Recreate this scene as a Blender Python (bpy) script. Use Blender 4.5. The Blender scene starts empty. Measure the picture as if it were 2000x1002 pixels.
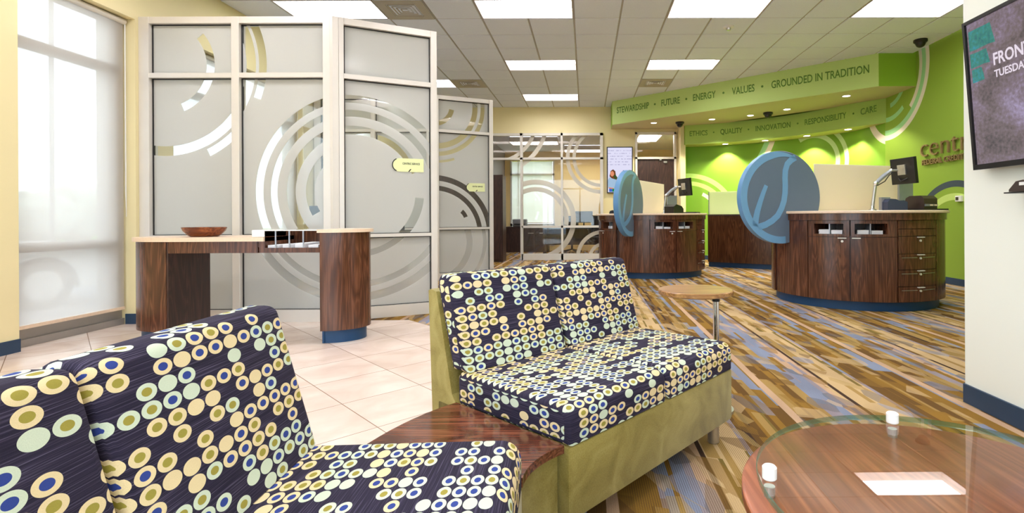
import bpy, bmesh, math, random
from math import sin, cos, pi, radians as R, hypot, atan2, sqrt
from mathutils import Vector, Matrix
random.seed(7)
S = bpy.context.scene
C = S.collection

# ------------------------------------------------------------------ camera
F, U0, V0, YAW, ROLL, HC = 1022.6, 1150.5, 424.1, -.0063, -.0054, 1.02
cd = bpy.data.cameras.new('camera'); cam = bpy.data.objects.new('camera', cd); C.objects.link(cam)
cd.sensor_fit = 'HORIZONTAL'; cd.sensor_width = 36; cd.lens = F / 2000 * 36
cd.shift_x = (1000 - U0) / 2000; cd.shift_y = -(501 - V0) / 2000
cd.clip_start = .02; cd.clip_end = 200
fw = Vector((-sin(YAW), cos(YAW), 0)); r0 = Vector((cos(YAW), sin(YAW), 0)); d0 = Vector((0, 0, -1))
rc = r0 * cos(ROLL) - d0 * sin(ROLL); dc = r0 * sin(ROLL) + d0 * cos(ROLL)
mw = Matrix.Identity(4)
for i in range(3):
    mw[i][0] = rc[i]; mw[i][1] = -dc[i]; mw[i][2] = -fw[i]
mw[2][3] = HC
cam.matrix_world = mw
S.camera = cam

# ------------------------------------------------------------------ view, world
S.view_settings.view_transform = 'Standard'; S.view_settings.look = 'None'
S.view_settings.gamma = 1; S.view_settings.exposure = .8; S.view_settings.use_curve_mapping = False
LENS = 10.0          # radiance of the ceiling lamps
SKY = 2.8           # radiance of the overcast sky
SPOT = 75.0         # watts of each soffit downlight
W = bpy.data.worlds.new('sky'); S.world = W; W.use_nodes = True
bg = W.node_tree.nodes['Background']; bg.inputs[0].default_value = (.76, .88, 1, 1); bg.inputs[1].default_value = SKY
S.cycles.use_denoising = True
S.cycles.max_bounces = 10; S.cycles.diffuse_bounces = 5; S.cycles.transparent_max_bounces = 24
S.cycles.sample_clamp_indirect = 6; S.cycles.caustics_reflective = False; S.cycles.caustics_refractive = False

# ------------------------------------------------------------------ material helpers
def srgb(r, g, b):
    f = lambda c: (c / 255 / 12.92) if c / 255 <= .04045 else ((c / 255 + .055) / 1.055) ** 2.4
    return (f(r), f(g), f(b), 1)
class NT:
    def __init__(s, name):
        s.m = bpy.data.materials.new(name); s.m.use_nodes = True; s.t = s.m.node_tree
        s.b = s.t.nodes['Principled BSDF']; s.out = s.t.nodes['Material Output']
    def n(s, typ, **kw):
        n = s.t.nodes.new('ShaderNode' + typ)
        for k, v in kw.items(): setattr(n, k, v)
        return n
    def put(s, sock, v):
        if isinstance(v, bpy.types.NodeSocket): s.t.links.new(v, sock)
        else: sock.default_value = v
    def math(s, op, a, b=None, c=None, clamp=False):
        n = s.n('Math', operation=op, use_clamp=clamp); s.put(n.inputs[0], a)
        if b is not None: s.put(n.inputs[1], b)
        if c is not None: s.put(n.inputs[2], c)
        return n.outputs[0]
    def mix(s, f, a, b, blend='MIX'):
        n = s.n('Mix', data_type='RGBA', blend_type=blend); s.put(n.inputs[0], f); s.put(n.inputs[6], a); s.put(n.inputs[7], b)
        return n.outputs[2]
    def xyz(s, kind='Object'):
        t = s.n('TexCoord'); q = s.n('SeparateXYZ'); s.t.links.new(t.outputs[kind], q.inputs[0]); return q.outputs
    def vec(s, x, y, z=0.0):
        n = s.n('CombineXYZ'); s.put(n.inputs[0], x); s.put(n.inputs[1], y); s.put(n.inputs[2], z); return n.outputs[0]
    def noise(s, v, scale, detail=2, dist=0, rough=.5, out=0):
        n = s.n('TexNoise'); s.put(n.inputs['Vector'], v); n.inputs['Scale'].default_value = scale
        n.inputs['Detail'].default_value = detail; n.inputs['Distortion'].default_value = dist; n.inputs['Roughness'].default_value = rough
        return n.outputs[out]
    def white(s, v, out='Value'):
        n = s.n('TexWhiteNoise', noise_dimensions='3D'); s.put(n.inputs['Vector'], v); return n.outputs[out]
    def ramp(s, f, stops, interp='LINEAR'):
        n = s.n('ValToRGB'); s.put(n.inputs[0], f); n.color_ramp.interpolation = interp; e = n.color_ramp.elements
        while len(e) < len(stops): e.new(1)
        for el, (p, c) in zip(e, stops): el.position = p; el.color = c
        return n.outputs[0]
    def rings(s, x, y, rs):
        tot = None
        for (cx, cy, ra, rb, *ang) in rs:
            dx = s.math('SUBTRACT', x, cx); dy = s.math('SUBTRACT', y, cy)
            r = s.math('SQRT', s.math('ADD', s.math('MULTIPLY', dx, dx), s.math('MULTIPLY', dy, dy)))
            k = s.math('MULTIPLY', s.math('GREATER_THAN', r, ra), s.math('LESS_THAN', r, rb))
            if ang:
                a = s.math('ARCTAN2', dy, dx)
                if ang[0] > ang[1]: a = s.math('ADD', a, s.math('MULTIPLY', s.math('LESS_THAN', a, 0.0), 2 * pi)); lo, hi = R(ang[0]), R(ang[1] + 360)
                else: lo, hi = R(ang[0]), R(ang[1])
                k = s.math('MULTIPLY', k, s.math('MULTIPLY', s.math('GREATER_THAN', a, lo), s.math('LESS_THAN', a, hi)))
            tot = k if tot is None else s.math('MAXIMUM', tot, k)
        return tot
    def base(s, col, rough=.5, metal=0, spec=.5, bump=None, bstr=.2, bdist=.01):
        s.put(s.b.inputs['Base Color'], col); s.b.inputs['Roughness'].default_value = rough
        s.b.inputs['Metallic'].default_value = metal; s.b.inputs['Specular IOR Level'].default_value = spec
        if bump is not None:
            n = s.n('Bump'); n.inputs['Strength'].default_value = bstr; n.inputs['Distance'].default_value = bdist
            s.put(n.inputs['Height'], bump); s.t.links.new(n.outputs[0], s.b.inputs['Normal'])
        return s.m
def plain(name, rgb, rough=.5, metal=0, spec=.5, var=.04, scale=6):
    t = NT(name); q = t.n('TexCoord').outputs['Object']; c = srgb(*rgb)
    k = t.noise(q, scale, 3)
    lo = tuple(x * (1 - var) for x in c[:3]) + (1,); hi = tuple(min(1, x * (1 + var)) for x in c[:3]) + (1,)
    return t.base(t.ramp(k, [(.3, lo), (.7, hi)]), rough, metal, spec)
def paint(name, rgb): 
    t = NT(name); q = t.n('TexCoord').outputs['Object']; c = srgb(*rgb)
    return t.base(c, .55, 0, .3, t.noise(q, 260, 2), .06, .002)
def emit(name, rgb, k):
    t = NT(name); e = t.n('Emission'); e.inputs[0].default_value = srgb(*rgb); e.inputs[1].default_value = k
    t.t.links.new(e.outputs[0], t.out.inputs[0]); return t.m
def walnut(name, axis='z', dark=(54, 31, 23), light=(132, 86, 62), rough=.2):
    t = NT(name); x, y, z = t.xyz()[:3]
    lon = {'x': x, 'y': y, 'z': z}[axis]; oth = [a for k, a in (('x', x), ('y', y), ('z', z)) if k != axis]
    v = t.vec(t.math('MULTIPLY', oth[0], 5.5), t.math('MULTIPLY', oth[1], 5.5), t.math('MULTIPLY', lon, .55))
    k1 = t.noise(v, 1.3, 2, 1.2)
    band = t.math('FRACT', t.math('MULTIPLY', k1, 9.0))
    band = t.math('ABSOLUTE', t.math('SUBTRACT', t.math('MULTIPLY', band, 2.0), 1.0))
    v2 = t.vec(t.math('MULTIPLY', oth[0], 90.0), t.math('MULTIPLY', oth[1], 90.0), t.math('MULTIPLY', lon, 2.2))
    k2 = t.noise(v2, 1.5, 4, .4)
    k = t.math('ADD', t.math('MULTIPLY', band, .26), t.math('MULTIPLY', k2, .74))
    return t.base(t.ramp(k, [(.22, srgb(*dark)), (.50, srgb(*[(a + b) / 2 - 8 for a, b in zip(dark, light)])), (.85, srgb(*light))]), rough, 0, .5)
def schlick(t, f0=.045):
    g = t.n('NewGeometry'); d = t.n('VectorMath', operation='DOT_PRODUCT'); t.t.links.new(g.outputs['Incoming'], d.inputs[0]); t.t.links.new(g.outputs['Normal'], d.inputs[1])
    k = t.math('POWER', t.math('SUBTRACT', 1.0, t.math('ABSOLUTE', d.outputs['Value'])), 5.0)
    return t.math('ADD', t.math('MULTIPLY', k, 1 - f0), f0)
def thin_glass(name, tint=(252, 254, 253), rs=None, film=(226, 224, 216), film_op=.8):
    # clear pane; rs = arcs of frosted film on it
    t = NT(name); tr = t.n('BsdfTransparent'); tr.inputs[0].default_value = srgb(*tint)
    gl = t.n('BsdfGlossy'); gl.inputs['Roughness'].default_value = .02; gl.inputs[0].default_value = (1, 1, 1, 1)
    mx = t.n('MixShader'); t.put(mx.inputs[0], schlick(t))
    t.t.links.new(tr.outputs[0], mx.inputs[1]); t.t.links.new(gl.outputs[0], mx.inputs[2]); res = mx.outputs[0]
    if rs:
        q = t.xyz(); k = t.rings(q[0], q[2], rs); fs = frost(t, film)
        m2 = t.n('MixShader'); t.put(m2.inputs[0], t.math('MULTIPLY', k, film_op)); t.t.links.new(res, m2.inputs[1]); t.t.links.new(fs, m2.inputs[2]); res = m2.outputs[0]
    t.t.links.new(res, t.out.inputs[0]); return t.m
def frost(t, rgb, trans=.5):
    d = t.n('BsdfDiffuse'); d.inputs[0].default_value = srgb(*rgb)
    l = t.n('BsdfTranslucent'); l.inputs[0].default_value = srgb(*rgb)
    m = t.n('MixShader'); m.inputs[0].default_value = trans; t.t.links.new(d.outputs[0], m.inputs[1]); t.t.links.new(l.outputs[0], m.inputs[2])
    g = t.n('BsdfGlossy'); g.inputs['Roughness'].default_value = .12
    m2 = t.n('MixShader'); m2.inputs[0].default_value = .05; t.t.links.new(m.outputs[0], m2.inputs[1]); t.t.links.new(g.outputs[0], m2.inputs[2])
    return m2.outputs[0]
def frosted(name, rs=None, rgb=(226, 226, 222), trans=.5, op=1.0):
    # film over the whole pane; rs = clear arcs cut out of it
    t = NT(name); fs = frost(t, rgb, trans); res = fs
    if rs:
        q = t.xyz(); k = t.rings(q[0], q[2], rs)
        tr = t.n('BsdfTransparent'); tr.inputs[0].default_value = srgb(252, 254, 253)
        gl = t.n('BsdfGlossy'); gl.inputs['Roughness'].default_value = .02
        m = t.n('MixShader'); t.put(m.inputs[0], schlick(t)); t.t.links.new(tr.outputs[0], m.inputs[1]); t.t.links.new(gl.outputs[0], m.inputs[2])
        m2 = t.n('MixShader'); t.put(m2.inputs[0], t.math('MULTIPLY', k, op)); t.t.links.new(fs, m2.inputs[1]); t.t.links.new(m.outputs[0], m2.inputs[2]); res = m2.outputs[0]
    t.t.links.new(res, t.out.inputs[0]); return t.m
def ring_paint(name, ground, sets, xs, ys):
    t = NT(name); q = t.xyz(); col = srgb(*ground)
    for rgb, rs in sets: col = t.mix(t.rings(q[xs], q[ys], rs), col, srgb(*rgb))
    return t.base(col, .55, 0, .3)

# ------------------------------------------------------------------ mesh helpers
class MB:
    def __init__(s): s.b = bmesh.new(); s.uv = None
    def face(s, vs, uvs=None):
        try: f = s.b.faces.new(vs)
        except ValueError: return None
        if uvs:
            if s.uv is None: s.uv = s.b.loops.layers.uv.new('UVMap')
            for l, q in zip(f.loops, uvs): l[s.uv].uv = q
        return f
    def box(s, x0, x1, y0, y1, z0, z1, M=None, bev=0):
        b2 = bmesh.new() if bev else s.b
        c = [(x, y, z) for z in (z0, z1) for y in (y0, y1) for x in (x0, x1)]
        v = [b2.verts.new(p) for p in c]
        for i in ((0, 2, 3, 1), (4, 5, 7, 6), (0, 1, 5, 4), (2, 6, 7, 3), (0, 4, 6, 2), (1, 3, 7, 5)): b2.faces.new([v[k] for k in i])
        if bev:
            bmesh.ops.bevel(b2, geom=list(b2.edges), offset=bev, segments=2, profile=.5, affect='EDGES')
            if M is not None: bmesh.ops.transform(b2, matrix=M, verts=b2.verts)
            s.merge(b2)
        elif M is not None: bmesh.ops.transform(s.b, matrix=M, verts=v)
        return s
    def merge(s, b2):
        me = bpy.data.meshes.new('t'); b2.to_mesh(me); b2.free(); s.b.from_mesh(me); bpy.data.meshes.remove(me)
    def prism(s, pts, z0, z1, M=None, axis='z'):
        P = (lambda a, b, c: (a, b, c)) if axis == 'z' else ((lambda a, b, c: (a, c, b)) if axis == 'y' else (lambda a, b, c: (c, a, b)))
        lo = [s.b.verts.new(P(a, b, z0)) for a, b in pts]; hi = [s.b.verts.new(P(a, b, z1)) for a, b in pts]
        n = len(pts); s.b.faces.new(lo[::-1]); s.b.faces.new(hi)
        for i in range(n): s.b.faces.new((lo[i], lo[(i + 1) % n], hi[(i + 1) % n], hi[i]))
        if M is not None: bmesh.ops.transform(s.b, matrix=M, verts=lo + hi)
        return s
    def lathe(s, prof, n=48, M=None, a0=0, a1=2 * pi):
        full = abs(a1 - a0 - 2 * pi) < 1e-6; rings = []; new = []
        for i in range(n if full else n + 1):
            a = a0 + (a1 - a0) * i / n
            ring = []
            for r, z in prof:
                if r < 1e-6 and rings and full: ring.append(rings[0][len(ring)])
                else: v = s.b.verts.new((r * cos(a), r * sin(a), z)); ring.append(v); new.append(v)
            rings.append(ring)
        m = len(rings)
        for i in range(m if full else m - 1):
            A, B = rings[i], rings[(i + 1) % m]
            for j in range(len(prof) - 1):
                q = []
                for v in (A[j], B[j], B[j + 1], A[j + 1]):
                    if v not in q: q.append(v)
                if len(q) > 2: s.face(q)
        if M is not None: bmesh.ops.transform(s.b, matrix=M, verts=new)
        return s
    def cyl(s, x, y, z0, z1, r, n=32, r2=None, bev=0):
        r2 = r if r2 is None else r2
        p = [(0, z0), (r - bev, z0), (r, z0 + bev), (r2, z1 - bev), (r2 - bev, z1), (0, z1)] if bev else [(0, z0), (r, z0), (r2, z1), (0, z1)]
        return s.lathe(p, n, Matrix.Translation((x, y, 0)))
    def arc(s, ra, rb, a0, a1, z0, z1, n=None):       # curved panel, degrees
        n = n or max(2, int(abs(a1 - a0) / 3)); L = []
        for i in range(n + 1):
            a = R(a0 + (a1 - a0) * i / n)
            L.append([s.b.verts.new((r * cos(a), r * sin(a), z)) for r, z in ((ra, z0), (rb, z0), (rb, z1), (ra, z1))])
        for A, B in zip(L, L[1:]):
            for j in range(4): s.b.faces.new((A[j], A[(j + 1) % 4], B[(j + 1) % 4], B[j]))
        s.b.faces.new(L[0][::-1]); s.b.faces.new(L[-1]); return s
    def tube(s, pts, r, n=12):
        pts = [Vector(p) for p in pts]; L = []
        for i, p in enumerate(pts):
            d = (pts[min(i + 1, len(pts) - 1)] - pts[max(i - 1, 0)]).normalized()
            u = d.cross(Vector((0, 0, 1))); u = u.normalized() if u.length > 1e-3 else Vector((1, 0, 0)); w = d.cross(u)
            rr = r[i] if isinstance(r, (list, tuple)) else r
            L.append([s.b.verts.new(p + rr * (cos(2 * pi * k / n) * u + sin(2 * pi * k / n) * w)) for k in range(n)])
        for A, B in zip(L, L[1:]):
            for k in range(n): s.b.faces.new((A[k], A[(k + 1) % n], B[(k + 1) % n], B[k]))
        s.b.faces.new(L[0][::-1]); s.b.faces.new(L[-1]); return s
    def ball(s, c, r, sub=2, sc=(1, 1, 1), jit=0):
        g = bmesh.ops.create_icosphere(s.b, subdivisions=sub, radius=r)
        for v in g['verts']:
            k = 1 + (random.random() - .5) * jit
            v.co = Vector((v.co.x * sc[0] * k + c[0], v.co.y * sc[1] * k + c[1], v.co.z * sc[2] * k + c[2]))
        return s
    def build(s, name, m, parent=None, smooth=False, loc=None, rot=None):
        bmesh.ops.recalc_face_normals(s.b, faces=s.b.faces)
        me = bpy.data.meshes.new(name); s.b.to_mesh(me); s.b.free()
        for mm in (m if isinstance(m, (list, tuple)) else [m]): me.materials.append(mm)
        if smooth:
            for p in me.polygons: p.use_smooth = True
            me.set_sharp_from_angle(angle=R(38))
        o = bpy.data.objects.new(name, me); C.objects.link(o)
        if parent: o.parent = parent
        if loc: o.location = loc
        if rot: o.rotation_euler = rot
        return o
def B(*a, **k): return MB().box(*a, **k)
def thing(name, label, cat, loc=(0, 0, 0), rz=0, group=None):
    o = bpy.data.objects.new(name, None); C.objects.link(o); o.location = loc; o.rotation_euler = (0, 0, rz); o.empty_display_size = .1
    return tag(o, label, cat, group)
def tag(o, label=None, cat=None, group=None, kind=None):
    for k, v in (('label', label), ('category', cat), ('group', group), ('kind', kind)):
        if v: o[k] = v
    return o
def struct(o, label=None, cat=None): return tag(o, label, cat, None, 'structure')
def sempty(name, loc=(0, 0, 0), rz=0):
    o = bpy.data.objects.new(name, None); C.objects.link(o); o.location = loc; o.rotation_euler = (0, 0, rz); o['kind'] = 'structure'; return o
def dup(o, parent=None):
    c = o.copy(); C.objects.link(c); c.parent = parent
    for ch in list(o.children): dup(ch, c)
    return c
def text(name, body, h, m, parent=None, M=Matrix.Identity(4), ext=.001, width=None, align='LEFT', bold=0):
    cu = bpy.data.curves.new('t', 'FONT'); cu.body = body; cu.size = 1; cu.extrude = 0; cu.align_x = align; cu.offset = bold; cu.resolution_u = 3
    o = bpy.data.objects.new('t', cu); C.objects.link(o); bpy.context.view_layer.update()
    me = bpy.data.meshes.new_from_object(o.evaluated_get(bpy.context.evaluated_depsgraph_get()))
    bpy.data.objects.remove(o); bpy.data.curves.remove(cu)
    xs = [v.co.x for v in me.vertices]; w = max(xs) - min(xs); sy = h / .7; sx = sy if width is None else width / w
    x0 = min(xs) if align == 'LEFT' else 0
    bm = bmesh.new(); bm.from_mesh(me); bpy.data.meshes.remove(me)
    for v in bm.verts: v.co = Vector(((v.co.x - x0) * sx, v.co.y * sy, 0))
    bmesh.ops.remove_doubles(bm, verts=bm.verts, dist=1e-5)
    g = bmesh.ops.extrude_face_region(bm, geom=list(bm.faces))
    for v in g['geom']:
        if isinstance(v, bmesh.types.BMVert): v.co.z += ext
    bmesh.ops.transform(bm, matrix=M, verts=bm.verts)
    k = MB(); k.b.free(); k.b = bm
    return k.build(name, m, parent)
def frame(p, xdir, zdir=(0, 0, 1)):     # text x along xdir, text y along zdir
    x = Vector(xdir).normalized(); y = Vector(zdir).normalized(); z = x.cross(y)
    m = Matrix.Identity(4)
    for i in range(3): m[i][0] = x[i]; m[i][1] = y[i]; m[i][2] = z[i]; m[i][3] = p[i]
    return m

# ------------------------------------------------------------------ materials
M = {}
M['cream'] = paint('cream paint', (234, 220, 172))
M['yellow'] = paint('warm yellow paint', (238, 212, 150))
M['pale'] = paint('pale ivory paint', (238, 240, 230))
M['greenlite'] = paint('light green paint', (190, 214, 128))
M['green'] = paint('leaf green paint', (142, 184, 52))
M['greendeep'] = paint('deep green paint', (118, 158, 66))
M['letter'] = paint('dark green lettering', (98, 140, 58))
M['greenlow'] = paint('mid green paint', (166, 196, 98))
M['sofbot2'] = paint('olive soffit paint', (200, 192, 130))
M['sofbot'] = paint('soffit underside paint', (196, 182, 146))
M['base'] = plain('navy rubber baseboard', (38, 62, 88), .5)
M['kick'] = plain('blue toe kick laminate', (8, 60, 102), .45)
M['alu'] = plain('satin aluminium', (222, 216, 208), .38, .25, .5, .02)
M['alugrey'] = plain('grey anodised aluminium', (158, 152, 146), .4, .3, .5, .03)
M['black_gasket'] = plain('black gasket', (30, 28, 28), .6)
M['chrome'] = plain('chrome', (225, 225, 228), .12, 1, .5, .02)
M['brushed'] = plain('brushed steel', (196, 194, 190), .3, .9, .5, .05, 40)
M['greyshell'] = plain('silver arm shell', (165, 170, 180), .35, .5)
M['walnut'] = walnut('walnut veneer upright', 'z')
M['walnut_h'] = walnut('walnut veneer flat', 'x', (58, 28, 20), (150, 92, 66), .16)
M['walnut_y'] = walnut('walnut veneer across', 'y', (112, 56, 34), (188, 114, 78), .3)
M['walnut_dk'] = walnut('dark walnut veneer', 'z', (34, 20, 18), (86, 56, 46), .4)
M['walnut_lt'] = walnut('honey walnut veneer', 'x', (120, 76, 44), (214, 166, 104), .3)
M['bowlwood'] = walnut('turned bowl wood', 'x', (66, 26, 12), (176, 98, 44), .25)
M['counter'] = plain('beige counter laminate', (232, 206, 180), .35, 0, .5, .05, 60)
M['white'] = plain('white plastic', (238, 236, 232), .4, 0, .5, .01)
M['paper'] = plain('white paper', (240, 240, 246), .7, 0, .3, .02)
M['black'] = plain('black plastic', (22, 21, 22), .35)
M['brownblk'] = plain('dark brown plastic', (62, 48, 42), .35)
M['darkblue'] = plain('dark blue grey plastic', (52, 62, 86), .45)
M['grey'] = plain('grey plastic', (120, 122, 126), .5)
M['disc'] = plain('slate blue disc', (98, 114, 134), .4, 0, .5, .02)
M['discrim'] = plain('sky blue disc edge', (96, 146, 192), .4, 0, .5, .02)
M['leaf'] = plain('light blue leaf emblem', (112, 160, 200), .4, 0, .5, .02)
M['lens'] = emit('lit lamp lens', (252, 251, 255), LENS)
M['lampwhite'] = plain('white lamp housing', (206, 196, 188), .7)
M['dlens'] = emit('lit downlight lens', (255, 240, 215), 9)
M['vent'] = plain('vent enamel', (176, 166, 148), .5)
M['ventdk'] = plain('vent shadow duct', (40, 38, 38), .7)
M['bronze'] = plain('bronze letter metal', (152, 124, 84), .4, .25)
M['greywall'] = plain('grey vinyl wall', (120, 112, 108), .4)
M['plate'] = plain('lime sign plate', (232, 238, 178), .4, 0, .5, .01)
M['ink'] = plain('dark sign ink', (50, 52, 44), .6)
M['clear'] = thin_glass('clear glass')
M['shade'] = None
M['brick'] = plain('red brick', (140, 62, 48), .8, 0, .3, .2, 20)
M['asphalt'] = plain('asphalt', (128, 130, 136), .9, 0, .3, .1, 3)
M['grass'] = plain('grass', (96, 150, 60), .9, 0, .2, .2, 3)
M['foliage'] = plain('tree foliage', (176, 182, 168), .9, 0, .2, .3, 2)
M['carpaint'] = plain('white car paint', (232, 234, 238), .2)
M['tyre'] = plain('tyre rubber', (40, 40, 42), .8)
M['carglass'] = plain('car window glass', (60, 70, 80), .1)
M['fabricgrey'] = plain('charcoal office fabric', (30, 30, 34), .9)
M['leatherdk'] = plain('dark desk top', (56, 70, 92), .15)
t = NT('green microsuede'); q = t.n('TexCoord').outputs['Object']
k = t.math('ADD', t.math('MULTIPLY', t.noise(q, 7, 4, 1.5), .7), t.math('MULTIPLY', t.noise(q, 220, 2), .3))
M['suede'] = t.base(t.ramp(k, [(.3, srgb(122, 106, 44)), (.5, srgb(146, 130, 64)), (.72, srgb(168, 152, 88))]), .9, 0, .15, t.noise(q, 400, 2), .2, .002)
t.b.inputs['Sheen Weight'].default_value = .25
# roller shade
t = NT('roller shade weave'); tr = t.n('BsdfTransparent'); d = t.n('BsdfDiffuse'); l = t.n('BsdfTranslucent')
q = t.xyz(); wv = t.math('MULTIPLY', t.math('ADD', t.math('SINE', t.math('MULTIPLY', q[1], 900.0)), 1.0), .01)
d.inputs[0].default_value = srgb(236, 228, 216); l.inputs[0].default_value = srgb(226, 218, 212)
m1 = t.n('MixShader'); m1.inputs[0].default_value = .62; t.t.links.new(d.outputs[0], m1.inputs[1]); t.t.links.new(l.outputs[0], m1.inputs[2])
m2 = t.n('MixShader'); t.put(m2.inputs[0], t.math('ADD', wv, .35)); t.t.links.new(m1.outputs[0], m2.inputs[1]); t.t.links.new(tr.outputs[0], m2.inputs[2])
t.t.links.new(m2.outputs[0], t.out.inputs[0]); M['shade'] = t.m
def shade_like(name, tr_f, col):
    t = NT(name); tr = t.n('BsdfTransparent'); d = t.n('BsdfDiffuse'); l = t.n('BsdfTranslucent'); d.inputs[0].default_value = l.inputs[0].default_value = srgb(*col)
    m1 = t.n('MixShader'); m1.inputs[0].default_value = .6; t.t.links.new(d.outputs[0], m1.inputs[1]); t.t.links.new(l.outputs[0], m1.inputs[2])
    m2 = t.n('MixShader'); m2.inputs[0].default_value = tr_f; t.t.links.new(m1.outputs[0], m2.inputs[1]); t.t.links.new(tr.outputs[0], m2.inputs[2]); t.t.links.new(m2.outputs[0], t.out.inputs[0]); return t.m
M['shade2'] = shade_like('dense shade weave', .2, (246, 242, 234))
# dotted upholstery, laid out in metres of the UV map
def dots(name, ground=(46, 40, 60)):
    t = NT(name); uvn = t.n('UVMap'); sp = t.n('SeparateXYZ'); t.t.links.new(uvn.outputs[0], sp.inputs[0]); x, y = sp.outputs[0], sp.outputs[1]
    px_, py_ = .0470, .0308
    cx = t.math('DIVIDE', x, px_); cy = t.math('DIVIDE', y, py_)
    ix, iy = t.math('FLOOR', cx), t.math('FLOOR', cy)
    fx = t.math('SUBTRACT', t.math('FRACT', cx), .5); fy = t.math('SUBTRACT', t.math('FRACT', cy), .5)
    r = t.math('SQRT', t.math('ADD', t.math('MULTIPLY', fx, fx), t.math('MULTIPLY', fy, fy)))
    h = t.white(t.vec(ix, iy, 1.0)); h2 = t.white(t.vec(ix, iy, 5.0)); hr = t.white(t.vec(iy, 3.0, 2.0)); h3 = t.white(t.vec(ix, iy, 9.0))
    present = t.math('GREATER_THAN', h, .25)
    tan = t.math('GREATER_THAN', t.math('ADD', t.math('MULTIPLY', hr, .6), t.math('MULTIPLY', h2, .4)), .5)
    ring = t.mix(tan, srgb(208, 218, 194), srgb(232, 210, 164))
    core = t.mix(t.math('GREATER_THAN', h3, .58), srgb(160, 148, 66), srgb(52, 70, 142))
    solid = t.math('LESS_THAN', h3, .2)
    inner = t.math('MULTIPLY', t.math('LESS_THAN', r, .235), t.math('SUBTRACT', 1.0, solid))
    outer = t.math('MULTIPLY', t.math('LESS_THAN', r, .462), present)
    st = t.noise(t.vec(t.math('MULTIPLY', x, 6.0), t.math('MULTIPLY', y, 520.0), 0.0), 1.0, 2)
    g = srgb(*ground); bgc = t.ramp(st, [(.35, tuple(v * .55 for v in g[:3]) + (1,)), (.55, g), (.72, srgb(92, 84, 106))])
    fine = t.noise(t.vec(t.math('MULTIPLY', x, 700.0), t.math('MULTIPLY', y, 700.0), 0.0), 1.0, 1)
    dot = t.mix(inner, ring, core); dot = t.mix(.25, dot, t.mix(1.0, dot, t.ramp(fine, [(.3, (.6, .6, .6, 1)), (.7, (1, 1, 1, 1))]), 'MULTIPLY'))
    return t.base(t.mix(outer, bgc, dot), .85, 0, .2, t.math('ADD', fine, t.math('MULTIPLY', outer, .8)), .18, .0015)
M['dots'] = dots('dotted upholstery')
# ceramic tile
t = NT('porcelain floor tile'); x, y, z = t.xyz()[:3]
a = t.math('DIVIDE', t.math('SUBTRACT', t.math('MULTIPLY', t.math('ADD', x, y), .70711), 2.461), .4572)
b = t.math('DIVIDE', t.math('SUBTRACT', t.math('MULTIPLY', t.math('SUBTRACT', y, x), .70711), 1.62), .4572)
ga = t.math('ABSOLUTE', t.math('SUBTRACT', t.math('FRACT', a), .5)); gb = t.math('ABSOLUTE', t.math('SUBTRACT', t.math('FRACT', b), .5))
gr = t.math('GREATER_THAN', t.math('MAXIMUM', ga, gb), .4945)
cell = t.white(t.vec(t.math('FLOOR', a), t.math('FLOOR', b), 0.0))
cl = t.math('ADD', t.noise(t.vec(t.math('ADD', x, t.math('MULTIPLY', cell, 9.0)), y, 0.0), 3.2, 4, .5), t.math('MULTIPLY', t.math('SUBTRACT', cell, .5), .2))
tc = t.ramp(cl, [(.3, srgb(212, 188, 172)), (.55, srgb(228, 206, 192)), (.75, srgb(236, 220, 208))])
M['tile'] = t.base(t.mix(gr, tc, srgb(150, 124, 104)), .22, 0, .5, t.math('SUBTRACT', 1.0, gr), .3, .003)
# carpet: lengthwise stripes broken into blocks, ribbed
t = NT('striped carpet'); x, y, z = t.xyz()[:3]
PX = .968
def carpet_ramp(f, stops): return t.ramp(f, [(p, srgb(*c)) for p, c in stops], 'CONSTANT')
edge = t.math('MULTIPLY', t.math('SUBTRACT', t.noise(t.vec(t.math('MULTIPLY', x, 9.0), t.math('MULTIPLY', y, 1.6), 0.0), 1.0, 1), .5), .012)
sx = t.math('ADD', t.math('DIVIDE', t.math('ADD', x, .002), PX), edge)
fx = t.math('FRACT', sx)
cream, tan, ochre, brown, dk, blue, lav, olive, pink = (200, 170, 126), (168, 136, 80), (144, 108, 46), (110, 80, 40), (70, 52, 42), (134, 142, 164), (152, 142, 150), (126, 106, 54), (198, 164, 134)
A1 = carpet_ramp(fx, [(0, ochre), (.07, pink), (.115, ochre), (.20, brown), (.245, tan), (.30, blue), (.405, lav), (.44, pink), (.50, dk), (.522, cream), (.60, tan), (.63, cream), (.715, lav), (.74, brown), (.82, ochre), (.88, tan), (.925, olive), (.955, blue)])
A2 = carpet_ramp(fx, [(0, blue), (.07, pink), (.115, tan), (.17, ochre), (.24, blue), (.33, ochre), (.39, pink), (.44, lav), (.50, brown), (.522, tan), (.58, cream), (.68, olive), (.715, blue), (.74, ochre), (.80, dk), (.85, tan), (.90, brown), (.96, ochre)])
A3 = carpet_ramp(fx, [(0, brown), (.07, pink), (.115, brown), (.19, ochre), (.27, lav), (.36, blue), (.44, cream), (.50, dk), (.522, cream), (.57, olive), (.62, tan), (.715, lav), (.74, dk), (.79, brown), (.86, ochre), (.92, brown), (.96, tan)])
lane = t.math('FLOOR', t.math('MULTIPLY', sx, 17.0))
lj = t.white(t.vec(lane, 4.0, 0.0))
blk = t.math('FLOOR', t.math('ADD', t.math('MULTIPLY', y, 3.4), t.math('ADD', t.math('MULTIPLY', lj, 7.0), t.math('MULTIPLY', fx, 1.1))))
pick = t.white(t.vec(lane, blk, 2.0))
col = t.mix(t.math('GREATER_THAN', pick, .55), A1, A2); col = t.mix(t.math('GREATER_THAN', pick, .8), col, A3)
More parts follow.
